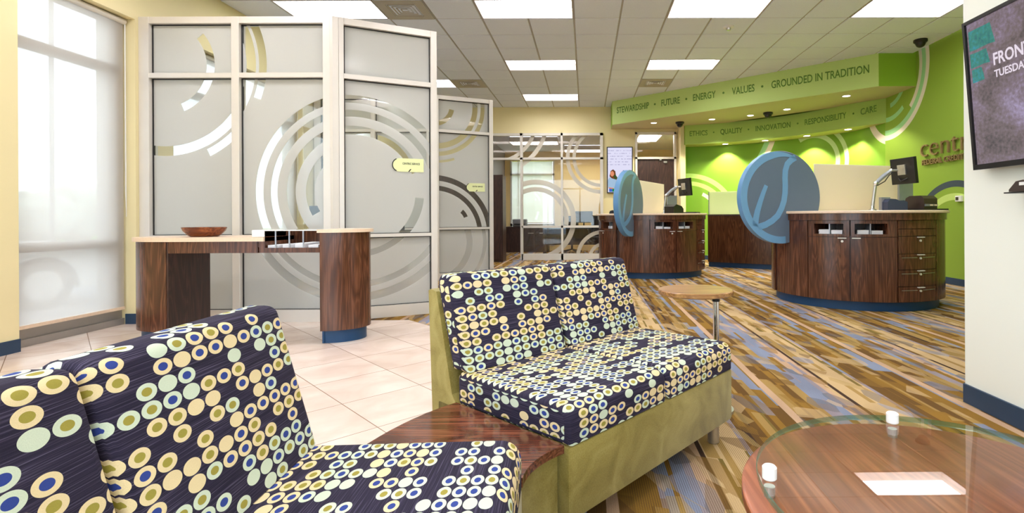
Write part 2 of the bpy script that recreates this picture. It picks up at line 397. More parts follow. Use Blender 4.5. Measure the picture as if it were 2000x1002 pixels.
# leaf blades: slanted voronoi cells
vo = t.n('TexVoronoi', feature='F1'); vo.inputs['Scale'].default_value = 1
t.put(vo.inputs['Vector'], t.vec(t.math('MULTIPLY', t.math('ADD', x, t.math('MULTIPLY', y, .35)), 13.0), t.math('MULTIPLY', t.math('SUBTRACT', y, t.math('MULTIPLY', x, .9)), 4.2), 0.0))
lv = t.white(vo.outputs['Position'])
leafm = t.math('MULTIPLY', t.math('GREATER_THAN', lv, .62), t.math('GREATER_THAN', fx, .115))
lc = t.ramp(t.white(t.vec(lv, 1.0, 7.0)), [(p, srgb(*c)) for p, c in ((0, (178, 150, 94)), (.25, ochre), (.45, cream), (.65, (104, 102, 106)), (.8, brown), (.92, blue))], 'CONSTANT')
col = t.mix(t.math('MULTIPLY', leafm, .55), col, lc)
rib = t.math('FRACT', t.math('MULTIPLY', x, 118.0)); ribm = t.math('GREATER_THAN', rib, .62)
rl = t.noise(t.vec(t.math('MULTIPLY', x, 5.0), t.math('MULTIPLY', y, 2.2), 3.0), 1.0, 1)
rstr = t.math('MULTIPLY', ribm, t.ramp(rl, [(.42, (.06, .06, .06, 1)), (.56, (.5, .5, .5, 1))]))
col = t.mix(rstr, col, srgb(74, 56, 46))
pile = t.noise(t.vec(t.math('MULTIPLY', x, 300.0), t.math('MULTIPLY', y, 300.0), 0.0), 1.0, 2)
col = t.mix(.5, col, t.mix(1.0, col, t.ramp(pile, [(.3, (.62, .6, .58, 1)), (.7, (1.15, 1.15, 1.15, 1))]), 'MULTIPLY'))
M['carpet'] = t.base(col, .95, 0, .1, pile, .3, .004)
# ceiling tile
t = NT('mineral ceiling tile'); q = t.n('TexCoord').outputs['Object']
M['ctile'] = t.base(t.ramp(t.noise(q, 240, 2), [(.35, srgb(222, 226, 238)), (.6, srgb(234, 238, 248))]), .9, 0, .1, t.noise(q, 300, 2), .3, .002)
M['tbar'] = plain('ceiling grid bar', (168, 162, 154), .5)

# ------------------------------------------------------------------ floor, ceiling, walls
ZC = 3.655
fl = MB(); poly = [(-4.6, -1.55), (5.5, -1.55), (5.5, 18), (-4.6, 18), (-4.6, 5.25), (-1.77, 5.25), (.665, 2.815), (-3.70, -1.55)]
v = [fl.b.verts.new((a, b, 0)) for a, b in [(5.5, -1.55), (5.5, 18), (-4.6, 18), (-4.6, 5.25), (-1.77, 5.25), (.665, 2.815), (-3.70, -1.55)]]
fl.b.faces.new(v); struct(fl.build('floor', M['carpet']))
fl = MB(); v = [fl.b.verts.new((a, b, 0)) for a, b in [(-4.6, -1.55), (-3.70, -1.55), (.665, 2.815), (-1.77, 5.25), (-4.6, 5.25)]]
fl.b.faces.new(v); struct(fl.build('floor', M['tile']))
GX, GY, GP = -1.36, 6.952, .6096
light_cells = {}
LIGHTS = []
for ci in (-4, 0, 4, 8):
    for j in (-13, -9, -5, -1, 3, 7):
        if ci == -4: j += 0
        if (ci, j) in ((-4, 3), (8, 3), (8, 7), (4, 7)): continue
        jj = 5 if (ci, j) == (-4, 7) else j
        LIGHTS.append((ci, jj))
for n_, (i, j) in enumerate(LIGHTS):
    light_cells[(i, j)] = n_; light_cells[(i + 1, j)] = n_
cm = MB(); gm = MB()
for i in range(-5, 11):
    for j in range(-14, 10):
        x0, y0 = GX + GP * i, GY + GP * j - GP
        # row j=-1 has its far edge on GY: cell j covers GY+GP*j .. +GP, shifted below
        y0 = GY + GP * j
        if (i, j) not in light_cells:
            g, dz = .011, .010
            v = [cm.b.verts.new(p) for p in ((x0 + g + .006, y0 + g + .006, ZC), (x0 + GP - g - .006, y0 + g + .006, ZC), (x0 + GP - g - .006, y0 + GP - g - .006, ZC), (x0 + g + .006, y0 + GP - g - .006, ZC),
                                             (x0 + g, y0 + g, ZC + dz), (x0 + GP - g, y0 + g, ZC + dz), (x0 + GP - g, y0 + GP - g, ZC + dz), (x0 + g, y0 + GP - g, ZC + dz))]
            cm.b.faces.new(v[:4])
            for k in range(4): cm.b.faces.new((v[k], v[(k + 1) % 4], v[4 + (k + 1) % 4], v[4 + k]))
        a = light_cells.get((i, j), -1)
        if a < 0 or light_cells.get((i - 1, j), -2) != a: gm.box(x0 - .012, x0 + .012, y0, y0 + GP, ZC + .009, ZC + .025)
        gm.box(x0, x0 + GP, y0 - .012, y0 + .012, ZC + .0085, ZC + .025)
ce = struct(cm.build('ceiling', M['ctile'])); gm.build('grid', M['tbar'], ce)
struct(B(-4.7, 5.6, -1.7, 12.7, 3.95, 4.05).build('ceiling_slab', M['white']))
XL, XR, YB = -4.40, 5.38, 12.53
# left wall with window recesses (opening to the floor), windows at y 4.09-5.15, -0.4..2.4 and in the enclosed offices
WIN = [(-.6, 2.3), (4.09, 5.15), (5.62, 8.2), (9.6, 11.2)]
wl = MB(); yy = -1.6
for a, b in WIN:
    wl.box(-4.72, XL, yy, a, 0, 3.95); wl.box(-4.72, XL, a, b, 2.98, 3.95); yy = b
wl.box(-4.72, XL, yy, 12.7, 0, 3.95); struct(wl.build('wall_left', M['cream']))
bb = MB(); yy = -1.6
for a, b in WIN: bb.box(XL, XL + .012, yy, a, 0, .1); yy = b
bb.box(XL, XL + .012, yy, 12.5, 0, .1)
bb.box(-4.5, XL + .012, 5.138, 5.15, 0, .1); struct(bb.build('baseboard_left', M['base']))
wn = MB().box(-4.7, -3.6, -1.7, -1.55, 0, 3.95).box(1.4, 5.6, -1.7, -1.55, 0, 3.95).box(-3.6, 1.4, -1.7, -1.55, 2.98, 3.95).box(-3.6, 1.4, -1.7, -1.55, 0, .12)
struct(wn.build('wall_near', M['cream']))
nw = sempty('window_5'); f_ = MB().box(-3.6, 1.4, -1.68, -1.58, .12, .18).box(-3.6, 1.4, -1.68, -1.58, 2.92, 2.98).box(-3.6, 1.4, -1.68, -1.58, 2.44, 2.5)  # unseen glazed front, added behind the viewer for frontal daylight fill
for x in (-3.6, -1.96, -.32, 1.34): f_.box(x, x + .06, -1.68, -1.58, .12, 2.98)
f_.build('window_frame', M['alu'], nw); B(-3.58, 1.38, -1.634, -1.628, .15, 2.95).build('pane', M['clear'], nw)
wr = struct(B(2.07, 5.6, -1.6, 2.85, 0, 3.95).build('wall_right', M['pale']))
struct(MB().box(2.058, 2.07, -1.55, 2.85, 0, .1).box(2.07, 5.38, 2.85, 2.862, 0, .1).build('baseboard_right', M['base']))
# far right green wall with painted rings
gm_ = ring_paint('green wall with painted rings', (142, 172, 62), [((232, 224, 204), [(9.265, 3.481, 1.04, 1.126), (9.265, 3.481, .875, .95, 150, -134)]), ((160, 214, 150), [(9.265, 3.481, .95, 1.04), (9.265, 3.481, .72, .80, -125, -70), (9.265, 3.481, .49, .57, -150, -97)]),
      ((66, 76, 88), [(7.609, .51, .924, 1.018)]), ((196, 220, 120), [(7.609, .51, .732, .831)])], 1, 2)
struct(B(XR, 5.6, 2.85, 9.95, 0, 3.95).build('wall_far_right', gm_))
struct(B(XR - .012, XR, 2.86, 9.95, 0, .1).build('baseboard_far', M['base']))
# back wall: cream, with the glazed office front and a door
wb = MB().box(-4.6, -2.36, YB, YB + .12, 0, 3.95).box(-2.36, .42, YB, YB + .12, 3.03, 3.95).box(.42, 1.19, YB, YB + .12, 0, 3.95).box(1.19, 2.17, YB, YB + .12, 3.04, 3.95).box(2.17, 2.45, YB, YB + .12, 0, 3.95)
struct(wb.build('wall_back', M['cream']))
struct(MB().box(-4.4, -2.36, YB - .012, YB, 0, .1).box(.42, 1.19, YB - .012, YB, 0, .1).build('baseboard_back', M['base']))
struct(B(2.21, 2.325, 12.15, YB, 0, 3.12).build('wall_stub', M['cream']))
struct(B(2.325, 2.335, 12.155, 12.6, 0, 2.7).build('wall_return', M['green']))
# recess wall behind the tellers: a shallow arc, painted rings laid out along it
AC = (1.335, 8.181); RWL, RFS = 4.45, 3.981
def arcp(r, a): return (AC[0] + r * cos(R(a)), AC[1] + r * sin(R(a)))
t = NT('bright green wall with painted rings'); q = t.xyz(); ang = t.math('ARCTAN2', t.math('SUBTRACT', q[1], AC[1]), t.math('SUBTRACT', q[0], AC[0]))
sw = t.math('MULTIPLY', t.math('SUBTRACT', R(76), ang), RWL); col = srgb(124, 166, 48)
for rgb, rs in (((190, 222, 120), [(.027, .874, 1.07, 1.175), (.027, .874, .89, .988)]), ((228, 214, 196), [(.027, .874, .72, .80, -20, 63), (4.85, 3.0, .59, .73), (-.24, 3.52, 2.31, 2.42, -39, -10)]), ((160, 214, 150), [(-.24, 3.52, 2.20, 2.31, -39, -10)]), ((200, 224, 156), [(2.85, 2.15, .705, .795, -40, 120), (2.85, 2.15, .51, .605, -40, 120)])):
    col = t.mix(t.rings(sw, q[2], rs), col, srgb(*rgb))
t.base(col, .55, 0, .3)
wpts = [arcp(RWL, a) for a in range(78, 26, -3)] + [(5.38, 9.36)]; wout = [(x + .09, y + .09) for x, y in wpts]
struct(MB().prism(wpts + wout[::-1], 0, 3.9).build('wall_recess', t.m, None, True))
bpts = [arcp(RWL - .012, a) for a in range(78, 26, -3)] + [(5.366, 9.40)]
struct(MB().prism(bpts + wpts[::-1], 0, .1).build('baseboard_recess', M['base']))
# two green soffits
def soffit(name, pts, z0, z1, mside, mbot, sides):
    m = MB().prism(pts, z0, z1); o = m.build(name, [mside, mbot, M['green']])
    for p in o.data.polygons:
        if p.normal.z < -.5: p.material_index = 1
        elif abs(p.normal.x) < .05 and p.normal.y < -.5 or p.normal.x < -.9: p.material_index = 2
    return struct(o)
farc = [arcp(RFS, a) for a in range(76, 23, -4)] + [(5.38, 9.33)]
so = soffit('ceiling_soffit_upper', [(.617, 11.93), (4.768, 8.47), (5.38, 8.47), (5.38, 9.6), (2.325, 12.55), (.617, 12.53)], 3.12, ZC + .03, M['greenlite'], M['sofbot'], 0)
si = soffit('ceiling_soffit_lower', farc[::-1] + [(2.30, 12.60)] + [arcp(RWL + .05, a) for a in range(76, 26, -4)] + [(5.385, 9.40)], 2.68, 3.125, M['greenlow'], M['sofbot2'], 0)
fa, fb = Vector((.617, 11.93, 0)), Vector((4.768, 8.47, 0)); fd = (fb - fa).normalized(); fn = Vector((fd.y, -fd.x, 0))
for wd, a, b in (('STEWARDSHIP', .13, .993), ('•', 1.11, 1.17), ('FUTURE', 1.302, 1.745), ('•', 1.865, 1.925), ('ENERGY', 2.051, 2.545), ('•', 2.68, 2.74), ('VALUES', 2.886, 3.333), ('•', 3.45, 3.51), ('GROUNDED IN TRADITION', 3.652, 5.266)):
    p = fa + fd * a
    if wd == '•': MB().lathe([(0, 0), (.022, 0), (.022, .003), (0, .003)], 20, frame((p.x + fd.x * .03 + fn.x * .001, p.y + fd.y * .03 + fn.y * .001, 3.43), fd)).build('bullet_dot', M['letter'], so)
    else: text('lettering', wd, .135, M['letter'], so, frame((p.x + fn.x * .002, p.y + fn.y * .002, 3.365), fd), .002, b - a, bold=.01)
for wd, a, b in (('ETHICS', .103, .507), ('•', .644, 0), ('QUALITY', .793, 1.28), ('•', 1.415, 0), ('INNOVATION', 1.572, 2.33), ('•', 2.485, 0), ('RESPONSIBILITY', 2.639, 3.534), ('•', 3.689, 0), ('CARE', 3.845, 4.193)):
    if wd == '•': o = MB().lathe([(0, 0), (.018, 0), (.018, .003), (0, .003)], 20, Matrix.Translation((a, 2.925, 0))).build('bullet_dot', M['letter'], si)
    else: o = text('lettering', wd, .115, M['letter'], si, Matrix.Translation((a, 2.87, 0)), .003, b - a, bold=.01)
    for v in o.data.vertices:
        x, y = arcp(RFS - .001 - v.co.z, 76 - math.degrees(v.co.x / RFS)); v.co = Vector((x, y, v.co.y))
# ------------------------------------------------------------------ ceiling lamps and fittings
LAB = {(-4, -1): 'wide lit ceiling panel directly above the tall frosted partition', (0, -1): 'large lit ceiling panel at top middle, right of the near vent', (4, -1): 'large lit ceiling panel at top, left of the white smoke sensor tile',
       (8, -1): 'lit ceiling panel at top right beside the ivory wall', (0, 3): 'middle lit panel of the row running to the back office', (4, 3): 'lit ceiling panel just before the square vent at the green soffit',
       (0, 7): 'farthest small lit ceiling panel above the back office glass', (-4, 5): 'lit ceiling panel half hidden behind the frosted partition corner'}
lamp0 = None
def make_lamp():
    t = thing('ceiling_light', '', 'ceiling light', (0, 0, ZC)); a, b, h = 1.2, .585, .125
    m = MB()
    for x0, x1, y0, y1 in ((.012, .022, .012, .6), (1.197, 1.207, .012, .6), (.012, 1.207, .012, .022), (.012, 1.207, .588, .598)): m.box(x0, x1, y0, y1, 0, h)
    m.build('housing', M['lampwhite'], t); B(.022, 1.197, .022, .588, h - .012, h - .004).build('lens', M['lens'], t)
    return t
for i, j in LIGHTS:
    o = dup(lamp0) if lamp0 else make_lamp(); lamp0 = lamp0 or o
    o.location = (GX + GP * i, GY + GP * j, ZC)
    cx, cy = GX + GP * i, GY + GP * j
    o['label'] = LAB.get((i, j), 'lit ceiling panel overhead, in the %s lamp row, %s' % ({-4: 'window side', 0: 'left middle', 4: 'right middle', 8: 'right wall'}[i], {-13: 'behind the viewer', -9: 'above the dotted sofas', -5: 'above the tile floor', -1: 'above', 3: 'far', 5: 'far', 7: 'farthest'}[j]))
    o['group'] = 'recessed ceiling light panels'
def make_vent():
    t = thing('ceiling_vent', '', 'vent', (0, 0, 0)); m = MB()
    m.box(.012, .598, .012, .12, -.004, .006).box(.012, .598, .49, .598, -.004, .006).box(.012, .12, .12, .49, -.004, .006).box(.49, .598, .12, .49, -.004, .006)
    m.build('plate', M['vent'], t); B(.1, .51, .1, .51, .03, .034).build('duct', M['ventdk'], t)
    for k in range(4):
        a = .135 + .042 * k; l = MB()
        c = .305; hw = c - a; pr = [(-hw, -hw), (hw, -hw), (hw, hw), (-hw, hw)]
        o_ = [l.b.verts.new((c + x, c + y, -.006)) for x, y in pr]; i_ = [l.b.verts.new((c + x * (hw - .026) / hw, c + y * (hw - .026) / hw, .022)) for x, y in pr]
        o2 = [l.b.verts.new((c + x, c + y, -.003)) for x, y in pr]; i2 = [l.b.verts.new((c + x * (hw - .026) / hw, c + y * (hw - .026) / hw, .025)) for x, y in pr]
        for e in range(4):
            f2 = (e + 1) % 4
            l.b.faces.new((o_[e], o_[f2], i_[f2], i_[e])); l.b.faces.new((o2[e], o2[f2], i2[f2], i2[e])); l.b.faces.new((o_[e], o_[f2], o2[f2], o2[e])); l.b.faces.new((i_[e], i_[f2], i2[f2], i2[e]))
        l.build('louver', M['vent'], t)
    return t
v0_ = None
for i, j, lb in ((-2, -1, 'square louvered ceiling vent near the top, beside the partition lamp'), (-2, 5, 'small louvered ceiling vent beyond the frosted partition'), (4, 5, 'tan louvered ceiling vent next to the green soffit')):
    o = dup(v0_) if v0_ else make_vent(); v0_ = v0_ or o; o.location = (GX + GP * i, GY + GP * j, ZC - .004); o['label'] = lb; o['group'] = 'ceiling vents'
t_ = thing('smoke_sensor', 'small white ceiling sensor between two lamps', 'sensor', (1.997, 7.258, ZC))
MB().lathe([(0, 0), (.075, 0), (.075, -.012), (.06, -.022), (0, -.022)], 24).build('base', M['white'], t_, True); MB().lathe([(0, -.02), (.035, -.02), (.03, -.05), (0, -.055)], 20).build('head', M['brushed'], t_, True)
def dome(loc, lb):
    t_ = thing('security_camera', lb, 'camera', loc, 0, 'dome cameras')
    MB().lathe([(0, 0), (.095, 0), (.095, -.03), (.075, -.05), (0, -.05)], 28).build('mount', M['black'], t_, True)
    MB().lathe([(.07, -.04), (.066, -.07), (.05, -.098), (.025, -.112), (0, -.115)], 24).build('dome', M['black'], t_, True)
dome((5.04, 7.83, ZC), 'black dome camera on the tiled ceiling at far right')
dome((2.10, 11.62, 3.12), 'black dome camera under the upper soffit near the wooden door')
dome((3.708, 10.60, 3.12), 'black dome camera under the soffit between two middle downlights')
def downlight(x, y, z, lb, grp, ang=1.25, en=SPOT):
    t_ = thing('downlight', lb, 'downlight', (x, y, z), 0, grp)
    MB().lathe([(.062, -.001), (.085, -.001), (.085, -.006), (.062, -.004)], 28).build('trim_ring', M['lampwhite'], t_, True)
    MB().lathe([(0, -.002), (.064, -.002), (.064, -.003), (0, -.003)], 28).build('lens', M['dlens'], t_)
    l = bpy.data.lights.new('bulb', 'SPOT'); l.energy = en; l.spot_size = ang; l.spot_blend = .35; l.color = (1, .93, .76); l.shadow_soft_size = .04
    o = bpy.data.objects.new('bulb', l); C.objects.link(o); o.parent = t_; o.location = (0, 0, -.02)
OR = ('first', 'second', 'third', 'fourth', 'fifth')
for k, (x, y) in enumerate(((1.533, 11.70), (2.738, 11.297), (3.441, 10.885), (3.969, 10.274), (4.58, 9.15))):
    downlight(x, y, 3.12, OR[k] + ' downlight from the left under the upper green soffit', 'upper soffit downlights', 2.0)
for k, (x, y) in enumerate(((3.21, 11.985), (3.945, 11.46), (4.585, 10.81), (5.05, 10.03))):
    downlight(x, y, 2.68, OR[k] + ' downlight from the left under the lower green soffit', 'lower soffit downlights', 1.85)

# ------------------------------------------------------------------ window, shade and outdoors
def window(n, y0, y1, shade_label, full=True):
    w = sempty('window_%d' % n)
    f_ = MB().box(-4.66, -4.54, y0, y1, 0, .145).box(-4.54, -4.515, y0, y1, 0, .06)
    f_.box(-4.66, -4.55, y0, y1, 2.93, 2.98).box(-4.66, -4.55, y0, y0 + .06, .145, 2.93).box(-4.66, -4.55, y1 - .13, y1, .145, 2.93)
    f_.box(-4.65, -4.55, y0, y1, .755, .835).box(-4.65, -4.55, y0, y1, 2.44, 2.512); f_.build('window_frame', M['alugrey'], w)
    B(-4.605, -4.599, y0 + .05, y1 - .12, .145, 2.94).build('pane', M['clear'], w)
    if not shade_label: return
    t_ = thing('roller_shade', shade_label, 'roller shade', (-4.49, (y0 + y1) / 2, 0)); hw = (y1 - y0) / 2
    B(-.0015, .0015, -hw + .01, hw - .035, .165, 2.93).build('fabric', M['shade'], t_)
    B(-.01, .01, -hw + .01, hw - .035, .15, .178).build('hem_bar', M['counter'], t_)
    MB().tube([(0, -hw + .01, 2.945), (0, hw - .02, 2.945)], .028).build('roller', M['alu'], t_, True)
    MB().tube([(.01, hw - .018, 2.93), (.012, hw - .018, 1.30), (.016, hw - .022, 1.05), (.012, hw - .026, 1.30), (.01, hw - .026, 2.93)], .003, 6).build('pull_chain', M['white'], t_)
window(1, 4.09, 5.15, 'white roller shade drawn over the tall window at left')
window(2, -.6, 2.3, None)
window(3, 5.62, 8.2, 'roller shade behind the frosted partition, first office')
window(4, 9.6, 11.2, 'roller shade in the second enclosed office')
struct(MB().box(-60, -4.72, -1.7, 60, -.3, -.22).box(-60, 30, -30, -1.7, -.3, -.22).build('ground_outside', M['asphalt']))
tag(B(-60, -24, -30, 60, -.22, -.05).build('grass_verge', M['grass']), 'green verge beyond the car park seen through the shade', 'grass', None, 'stuff')
def car(loc, rz):
    t_ = thing('car', 'white car parked outside behind the drawn shade', 'car', loc, rz)
    # side profile: x forward, z up; extruded in y
    low = [(-2.2, .35), (-2.25, .8), (-2.15, 1.0), (-1.6, 1.05), (.75, 1.02), (1.6, .93), (2.1, .78), (2.25, .55), (2.2, .28), (1.78, .25)]
    arch = lambda cx: [(cx + .4 * cos(a), .33 + .4 * sin(a)) for a in [R(-10) + R(200) * k / 10 for k in range(11)]]
    pts = [(-2.2, .35), (-2.25, .8), (-2.15, 1.0), (-1.6, 1.05), (.75, 1.02), (1.6, .93), (2.1, .78), (2.25, .55), (2.2, .28)] + arch(1.4) + arch(-1.35)
    MB().prism(pts, -.88, .88, axis='y').build('body', M['carpaint'], t_)
    MB().prism([(-2.0, 1.0), (-1.5, 1.5), (-.9, 1.62), (.1, 1.58), (.95, 1.0)], -.74, .74, axis='y').build('cabin', M['carpaint'], t_)
    MB().prism([(-1.55, 1.05), (-1.3, 1.45), (-.8, 1.53), (0, 1.5), (.65, 1.05)], -.76, .76, axis='y').build('side_window', M['carglass'], t_)
    for cx in (1.4, -1.35):
        for sy in (-1, 1):
            wh = MB().lathe([(0, -.1), (.33, -.1), (.33, .1), (0, .1)], 28, Matrix.Translation((cx, sy * .78, .33)) @ Matrix.Rotation(pi / 2, 4, 'X')).build('wheel', M['tyre'], t_, True)
            MB().lathe([(0, -.11), (.21, -.11), (.21, .11), (0, .11)], 20, Matrix.Translation((cx, sy * .78, .33)) @ Matrix.Rotation(pi / 2, 4, 'X')).build('rim', M['brushed'], wh)
    for sy in (-.62, .62): B(1.9, 2.22, sy - .2, sy + .2, .62, .76).build('headlight', M['chrome'], t_)
    B(2.2, 2.28, -.45, .45, .4, .6).build('grille', M['black'], t_)
car((-8.9, 6.38, -.22), R(66))
for k, (x, y, r_, lb) in enumerate(((-20, 15.2, 1.9, 'hazy tree outside, left of the lamp post'), (-20, 20.8, 1.9, 'hazy tree outside, right of the lamp post'), (-20, 26.4, 1.9, 'hazy tree outside near the window jamb'), (-20, 9.8, 1.9, 'hazy tree outside behind the parked car'), (-20, 4.2, 1.9, 'hazy tree outside to the far left'))):
    t_ = thing('tree', lb, 'tree', (x, y, -.22), 0, 'trees outside'); m = MB()
    for q_ in range(9): m.ball((random.uniform(-1.2, 1.2), random.uniform(-1.6, 1.6), random.uniform(.8, r_ + .1)), random.uniform(.6, 1.0), 2, jit=.25)
    m.build('crown', M['foliage'], t_); MB().tube([(0, 0, 0), (0, 0, 1.5)], .12).build('trunk', M['brownblk'], t_)
t_ = thing('lamp_post', 'thin lamp post standing outside behind the shade', 'lamp post', (-12.2, 12.05, -.22)); MB().tube([(0, 0, 0), (0, 0, 7.2)], .045).build('pole', M['grey'], t_, True); B(-.3, .3, -.15, .15, 7.2, 7.32).build('lamp_head', M['grey'], t_)

# ------------------------------------------------------------------ frosted partitions
P0 = (-2.49, 5.24, 0); ANG = R(26.6); HP = 3.02
rA = [(.18, 1.288, .90, .98), (.18, 1.288, .76, .83), (.18, 1.288, .58, .67), (.18, 1.288, .39, .48, 60, -150), (-1.69, 2.554, .41, .495, -68, 40), (-1.69, 2.554, .806, .903, -100, 30), (-1.69, 2.554, .93, 1.01, -64, -40), (-1.69, 2.554, .93, 1.01, -20, 30)]
rB = [(.18, 1.288, .90, .98, 20, 110), (.18, 1.288, .76, .83, 20, 110), (.18, 1.288, .58, .67, 20, 110), (.18, 1.288, .58, .67, -45, -5), (.18, 1.288, .82, .95, -12, -2)]
rLow = [(.18, 1.288, 1.03, 1.11), (.18, 1.288, .91, .97), (.18, 1.288, .60, .66)]
rC = [(.0, 2.86, .26, .34, -90, -10), (.02, 2.86, .62, .71), (.02, 2.86, .76, .83), (.02, 2.86, .90, .94, -100, -70), (.0, .75, .88, .97), (.0, .75, .72, .80), (.3, .95, .2, .27, 20, 50)]
rCl = [(-.05, .62, .58, .68), (-.05, .62, .86, .92)]
rY = [(-1.1, 1.6, .5, .58), (-1.1, 1.6, .7, .8)]
gA, gB, gL, gC, gCl, gY = frosted('etched glass', rA), frosted('etched glass', rB), frosted('etched low glass', rLow, op=.55), frosted('etched glass', rC), frosted('etched low glass', rCl, op=.5), frosted('etched glass', rY)
def bay(par, x0, x1, mats, post0=.0, post1=.0):
    # posts straddle x0 and x1; glass between
    f_ = MB()
    for z0, z1 in ((HP - .065, HP), (2.418, 2.466), (.828, .862), (0, .118)): f_.box(x0, x1, -.05, .05, z0, z1)
    f_.build('rail', M['alu'], par)
    g_ = MB()
    for z0, z1 in ((.118, .828), (.862, 2.418), (2.466, HP - .065)):
        for a, b, c, d in ((x0, x1, z1 - .010, z1), (x0, x0 + .010, z0, z1), (x1 - .010, x1, z0, z1), (x0, x1, z0, z0 + .006)): g_.box(a, b, -.012, .012, c, d)
    g_.build('gasket', M['black_gasket'], par)
    for (z0, z1), mm in zip(((.12, .826), (.864, 2.416), (2.468, HP - .067)), mats): B(x0 + .003, x1 - .003, -.004, .004, z0, z1).build('pane', mm, par)
def post(par, x0, x1): B(x0, x1, -.055, .055, 0, HP, bev=.003).build('post', M['alu'], par)
def pod_wall(loc, mats, nm):
    p = sempty(nm, loc); q_ = bpy.data.objects.new('return_wing', None); C.objects.link(q_); q_.parent = p; q_.rotation_euler = (0, 0, ANG)
    post(p, -1.91, -1.81); post(p, -1.0, -.925); post(p, -.10, -.03)
    bay(p, -1.81, -1.0, mats[0]); bay(p, -.925, -.10, mats[0])
    MB().prism([(-.03, -.055), (.0, -.06), (.045, -.03), (.05, .03), (.0, .055), (-.03, .055)], 0, HP).build('corner_post', M['alu'], p)
    post(q_, .03, .075); post(q_, .915, .98); bay(q_, .075, .915, mats[1]); return p
pod_wall(P0, ((gL, gA, gA), (gL, gB, gB)), 'wall_partition_front')
pod_wall((-2.47, 8.53, 0), ((gL, gY, gY), (gCl, gC, gC)), 'wall_partition_rear')
def sign(loc, rz, lb):
    t_ = thing('sign_plate', lb, 'sign', loc, rz, 'office name plates'); m = MB()
    pts = [(.315, .07), (.315, -.07), (.09, -.07)] + [(.07 + .07 * cos(R(a)), .07 * sin(R(a))) for a in range(265, 94, -10)] + [(.09, .07)]
    m.prism(pts, -.006, 0, axis='y').build('plate', M['plate'], t_)
    arc = [(.07 + .074 * cos(R(a)), .074 * sin(R(a))) for a in range(115, 246, 10)]; arc2 = [(.07 + .064 * cos(R(a)), .064 * sin(R(a))) for a in range(245, 114, -10)]
    MB().prism(arc + arc2, -.008, -.005, axis='y').build('mark', M['ink'], t_); MB().prism([(.155, -.07), (.168, -.07), (.19, -.042), (.178, -.04)], -.008, -.005, axis='y').build('mark', M['ink'], t_)
    text('lettering', 'CENTRIC SERVICE', .02, M['ink'], t_, frame((.1, -.0062, .006), (1, 0, 0)), .001, .175, bold=.02)
cA, sA = cos(ANG), sin(ANG)
sign((-2.49 + .53 * cA + .006 * sA, 5.24 + .53 * sA - .008, 1.578), ANG, 'lime name plate on the nearer frosted glass wing')
sign((-2.47 + .53 * cA + .006 * sA, 8.53 + .53 * sA - .008, 1.53), ANG, 'lime name plate on the farther frosted glass wing')

# furniture in the enclosed offices, glimpsed through the clear arcs
def monitor(par, M_, w=.46, h=.30, foot=True):
    o = MB().box(-w / 2, w / 2, -.012, .02, 0, h, M_, .004).build('monitor_case', M['black'], par)
    return o
def office_desk(loc, rz, lb, L=1.5, D=.7, m='walnut'):
    t_ = thing('office_desk', lb, 'desk', loc, rz)
    B(-L / 2, L / 2, -D / 2, D / 2, .71, .74, bev=.003).build('desktop', M['leatherdk'] if m == 'dk' else M[m], t_)
    for s in (-1, 1): B(s * (L / 2 - .03) - .02, s * (L / 2 - .03) + .02, -D / 2 + .03, D / 2 - .03, 0, .71).build('side_panel', M['walnut_dk'], t_)
    B(-L / 2 + .05, L / 2 - .05, D / 2 - .08, D / 2 - .06, .25, .71).build('modesty_panel', M['walnut_dk'], t_)
    return t_
def desk_monitor(loc, rz, lb):
    t_ = thing('monitor', lb, 'monitor', loc, rz)
    B(-.12, .12, -.09, .09, 0, .012).build('foot', M['black'], t_); MB().tube([(0, .02, .01), (0, .02, .2)], .018).build('neck', M['black'], t_)
    MB().box(-.24, .24, -.012, .02, .13, .44, None, .004).build('screen_case', M['black'], t_)
def office_chair(loc, rz, lb):
    t_ = thing('office_chair', lb, 'chair', loc, rz)
    MB().box(-.25, .25, -.24, .24, .44, .52, None, .03).build('seat', M['fabricgrey'], t_); MB().box(-.23, .23, .22, .29, .55, 1.06, None, .03).build('backrest', M['fabricgrey'], t_)
    MB().tube([(0, 0, .1), (0, 0, .44)], .03).build('column', M['black'], t_)
    for k in range(5): MB().tube([(0, 0, .1), (.28 * cos(k * 1.257), .28 * sin(k * 1.257), .04)], .018).build('foot', M['black'], t_)
    for s in (-1, 1): MB().tube([(s * .26, .1, .5), (s * .29, .05, .7), (s * .28, -.18, .7)], .018).build('armrest', M['black'], t_)
office_desk((-3.1, 6.6, 0), 0, 'desk behind the frosted partition, first office'); desk_monitor((-3.25, 6.55, .74), R(160), 'monitor on the desk behind the near partition'); desk_monitor((-2.55, 6.65, .74), R(200), 'second monitor on the desk behind the near partition')
office_desk((-3.0, 10.2, 0), 0, 'desk behind the farther frosted partition')
b_ = thing('bookcase', 'dark wood cabinet in the second enclosed office', 'bookcase', (-3.0, 12.25, 0)); B(-1.1, 1.1, -.25, .25, 0, 2.0).build('carcass', M['walnut_dk'], b_)
for k in range(4): B(-1.08 + .545 * k, -.555 + .545 * k, -.27, -.25, .06, 1.98).build('door', M['walnut_dk'], b_)

